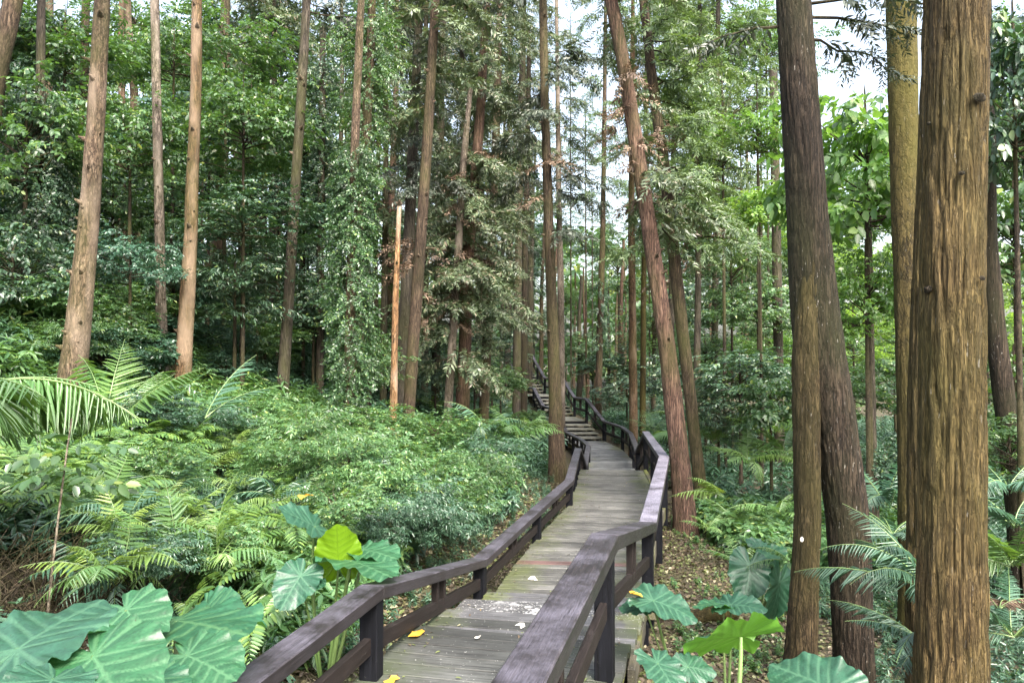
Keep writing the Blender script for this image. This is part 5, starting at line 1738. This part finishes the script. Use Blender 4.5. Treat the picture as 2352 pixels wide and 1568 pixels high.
taro("taro poking its speckled leaf through the tall railing", foot_at(1600, 1660, 5.2), [
    ((1500, 1378, 5.0), (1608, 1410, 4.9), .0, 'taro_blue', 2, (0, -.25, 1)),
    ((1480, 1390, 5.05), (1418, 1390, 5.1), .0, 'taro_blue', 0)])
taro("small dark taro at the deck foot", foot_at(1560, 1690, 4.3), [
    ((1510, 1522, 4.4), (1566, 1600, 4.2), .3, 'taro_blue', 0),
    ((1580, 1530, 4.5), (1648, 1545, 4.5), -.2, 'taro_blue', 1)])
taro("dark blue taro lying before the dark twin's foot", foot_at(1960, 1700, 4.6), [
    ((1905, 1580, 4.4), (1762, 1512, 4.7), .15, 'taro_blue', 0),
    ((1880, 1590, 4.2), (1960, 1640, 4.0), .2, 'taro_blue', 1)])
taro("little taro pair low beside the dark twin", foot_at(1735, 1340, 8.4), [
    ((1752, 1258, 8.2), (1712, 1236, 8.2), .1, 'taro_blue', 0),
    ((1762, 1275, 8.0), (1808, 1255, 8.0), -.1, 'taro_green', 0),
    ((1722, 1300, 7.8), (1712, 1385, 7.6), .3, 'taro_blue', 0, (-.3, -1, .3)),
    ((1790, 1340, 7.4), (1775, 1445, 7.3), .6, 'taro_blue', 2, (.2, -1, .3))])

# ------------------------------------------------------------------ small things
# sapling stem at the slope
sp = thing("sapling", tuple(foot_at(100, 1330, 5.0)), "thin bare pale sapling stem before the dark dry stems", "sapling")
b = Bag()
p0, p1, p2 = foot_at(100, 1330, 5.0), at(135, 1150, 5.0), at(165, 960, 5.1)
t = np.linspace(0, 1, 14)[:, None]
wood(b, (1 - t) ** 2 * (p0 - p0) + 2 * t * (1 - t) * (p1 - p0) + t * t * (p2 - p0), .010, .5, 8, 0)
obj("stem", b.mesh("stem", True), M['stem_pale'], sp)
b = Bag()
r = np.random.default_rng(8)
for k in range(12):
    c = (p2 - p0) * r.uniform(.6, 1.0)
    a = r.uniform(0, 6.28)
    add_sprays(b, BROAD, c[None], np.array([[math.cos(a), math.sin(a), .1]]), np.array([.4]), r)
obj("foliage", b.mesh("foliage"), M['fol_mid'], sp)

# mossy log
lg = at(1640, 1352, 8.6)
lg[2] = float(land(lg[0], lg[1])) + .07
V, Fs, uv = tube(np.stack([np.linspace(-.28, .28, 14), np.linspace(0, .12, 14), np.linspace(-.01, .04, 14)], -1), .085, 16, bark_disp(5, .012, 10, 6, .03), cap=True)
o = obj("fallen_log", mesh("fallen_log", V, Fs, uv, True), M['bk_moss'], loc=tuple(lg))
tag(o, "short mossy rotten log lying on the leaf litter", "log")
# stick by the near taro
a, c = at(1690, 1580, 5.4), at(1765, 1528, 5.8)
a[2], c[2] = float(land(a[0], a[1])) + .04, float(land(c[0], c[1])) + .05
V, Fs, uv = tube(np.linspace(a, c, 8) - a, np.linspace(.03, .022, 8), 8, cap=True)
tag(obj("broken_branch", mesh("broken_branch", V, Fs, uv, True), M['bk_orange'], loc=tuple(a)), "orange broken branch on the litter behind the tray taro", "branch")


# needles and crumbs of leaf lying on the planks, thicker along the edges
r = np.random.default_rng(71)
n = 700
yy = 2.5 + 17 * r.random(n) ** 1.3
sd_ = np.where(r.random(n) < .7, np.sign(r.normal(0, 1, n)) * r.uniform(.55, .8, n), r.uniform(-.7, .7, n))
P = np.column_stack([xc(yy) + sd_, yy, np.zeros(n)])
P[:, 2] = 3 - np.interp(yy, [2.5, 5.7, 5.95, 6.62, 6.64, 7.2, 7.22, 7.97, 7.99, 9.5, 12, 13.8, 16.2, 19.5], [2.02, 2.05, 2.15, 2.15, 2.25, 2.25, 2.36, 2.42, 2.5, 2.54, 2.6, 2.65, 2.72, 2.81]) + .012
a = r.uniform(0, 6.28, n)
V, Fq = scatter(LEAF * [.9, 1, 1.5], LEAF_F, P, frames(np.stack([np.cos(a), np.sin(a), r.normal(0, .12, n)], -1), nrm(np.stack([r.normal(0, .25, n), r.normal(0, .25, n), np.ones(n)], -1))), r.uniform(.02, .05, n))
tag(obj("leaf_litter", mesh("leaf_litter", V, [Fq]), M['litter']), "needles and leaf crumbs lying along the deck edges", kind="stuff")


def fallen(label, p, s, mat, seed, grp="fallen leaves on the deck and rails"):
    r = np.random.default_rng(seed)
    T = LEAF * [1.9, 1, 2.2]
    V, Fq = scatter(T, LEAF_F, np.zeros((2, 3)), frames(np.array([(math.cos(seed), math.sin(seed), .12), (math.cos(seed + 1.4), math.sin(seed + 1.4), .2)]), np.array([r.normal(0, .2), r.normal(0, .2), 1.0])), np.array([s, s * .7]))
    me = mesh("fallen_leaf", V, [Fq])
    return tag(obj("fallen_leaf", me, M[mat], loc=tuple(p)), label, "leaf", grp)


def on_deck(px, py, H):
    d = ray(px, py)
    t = H / -d[2]
    p = EYE + d * t
    return p + np.array([0, 0, .012])


fallen("curled orange leaf on the near deck planks", on_deck(965, 1462, 2.04), .13, 'leaf_yellow', 2)
fallen("orange leaf at the deck edge in front of the low railing", on_deck(893, 1563, 2.04), .10, 'leaf_yellow', 5)
fallen("pale leaf on the mossy planks past the red board", on_deck(1232, 1331, 2.52), .10, 'leaf_white', 3)
fallen("pale leaf far along the grey planks", on_deck(1398, 1192, 2.68), .16, 'leaf_white', 4)
fallen("dark curled leaf on the grey planks", on_deck(1352, 1166, 2.7), .2, 'leaf_brown', 6)
fallen("second dark leaf just before the first", on_deck(1352, 1178, 2.69), .16, 'leaf_brown', 7)
fallen("tiny pale leaf on the near planks", on_deck(1100, 1468, 2.04), .05, 'leaf_white', 8)
fallen("pale leaf stuck on the tall rail top", on_deck(1206, 1443, 1.19), .05, 'leaf_white', 9)
fallen("pale leaf crumb low on the tall rail top", on_deck(1186, 1550, 1.175), .035, 'leaf_white', 10)
fallen("yellow leaf on the herbs above the lime taro leaf", at(700, 1137, 6.4), .12, 'leaf_yellow', 11)
fallen("orange flower-like leaf beside the speckled taro leaf", at(1448, 1362, 5.0), .09, 'leaf_yellow', 12)
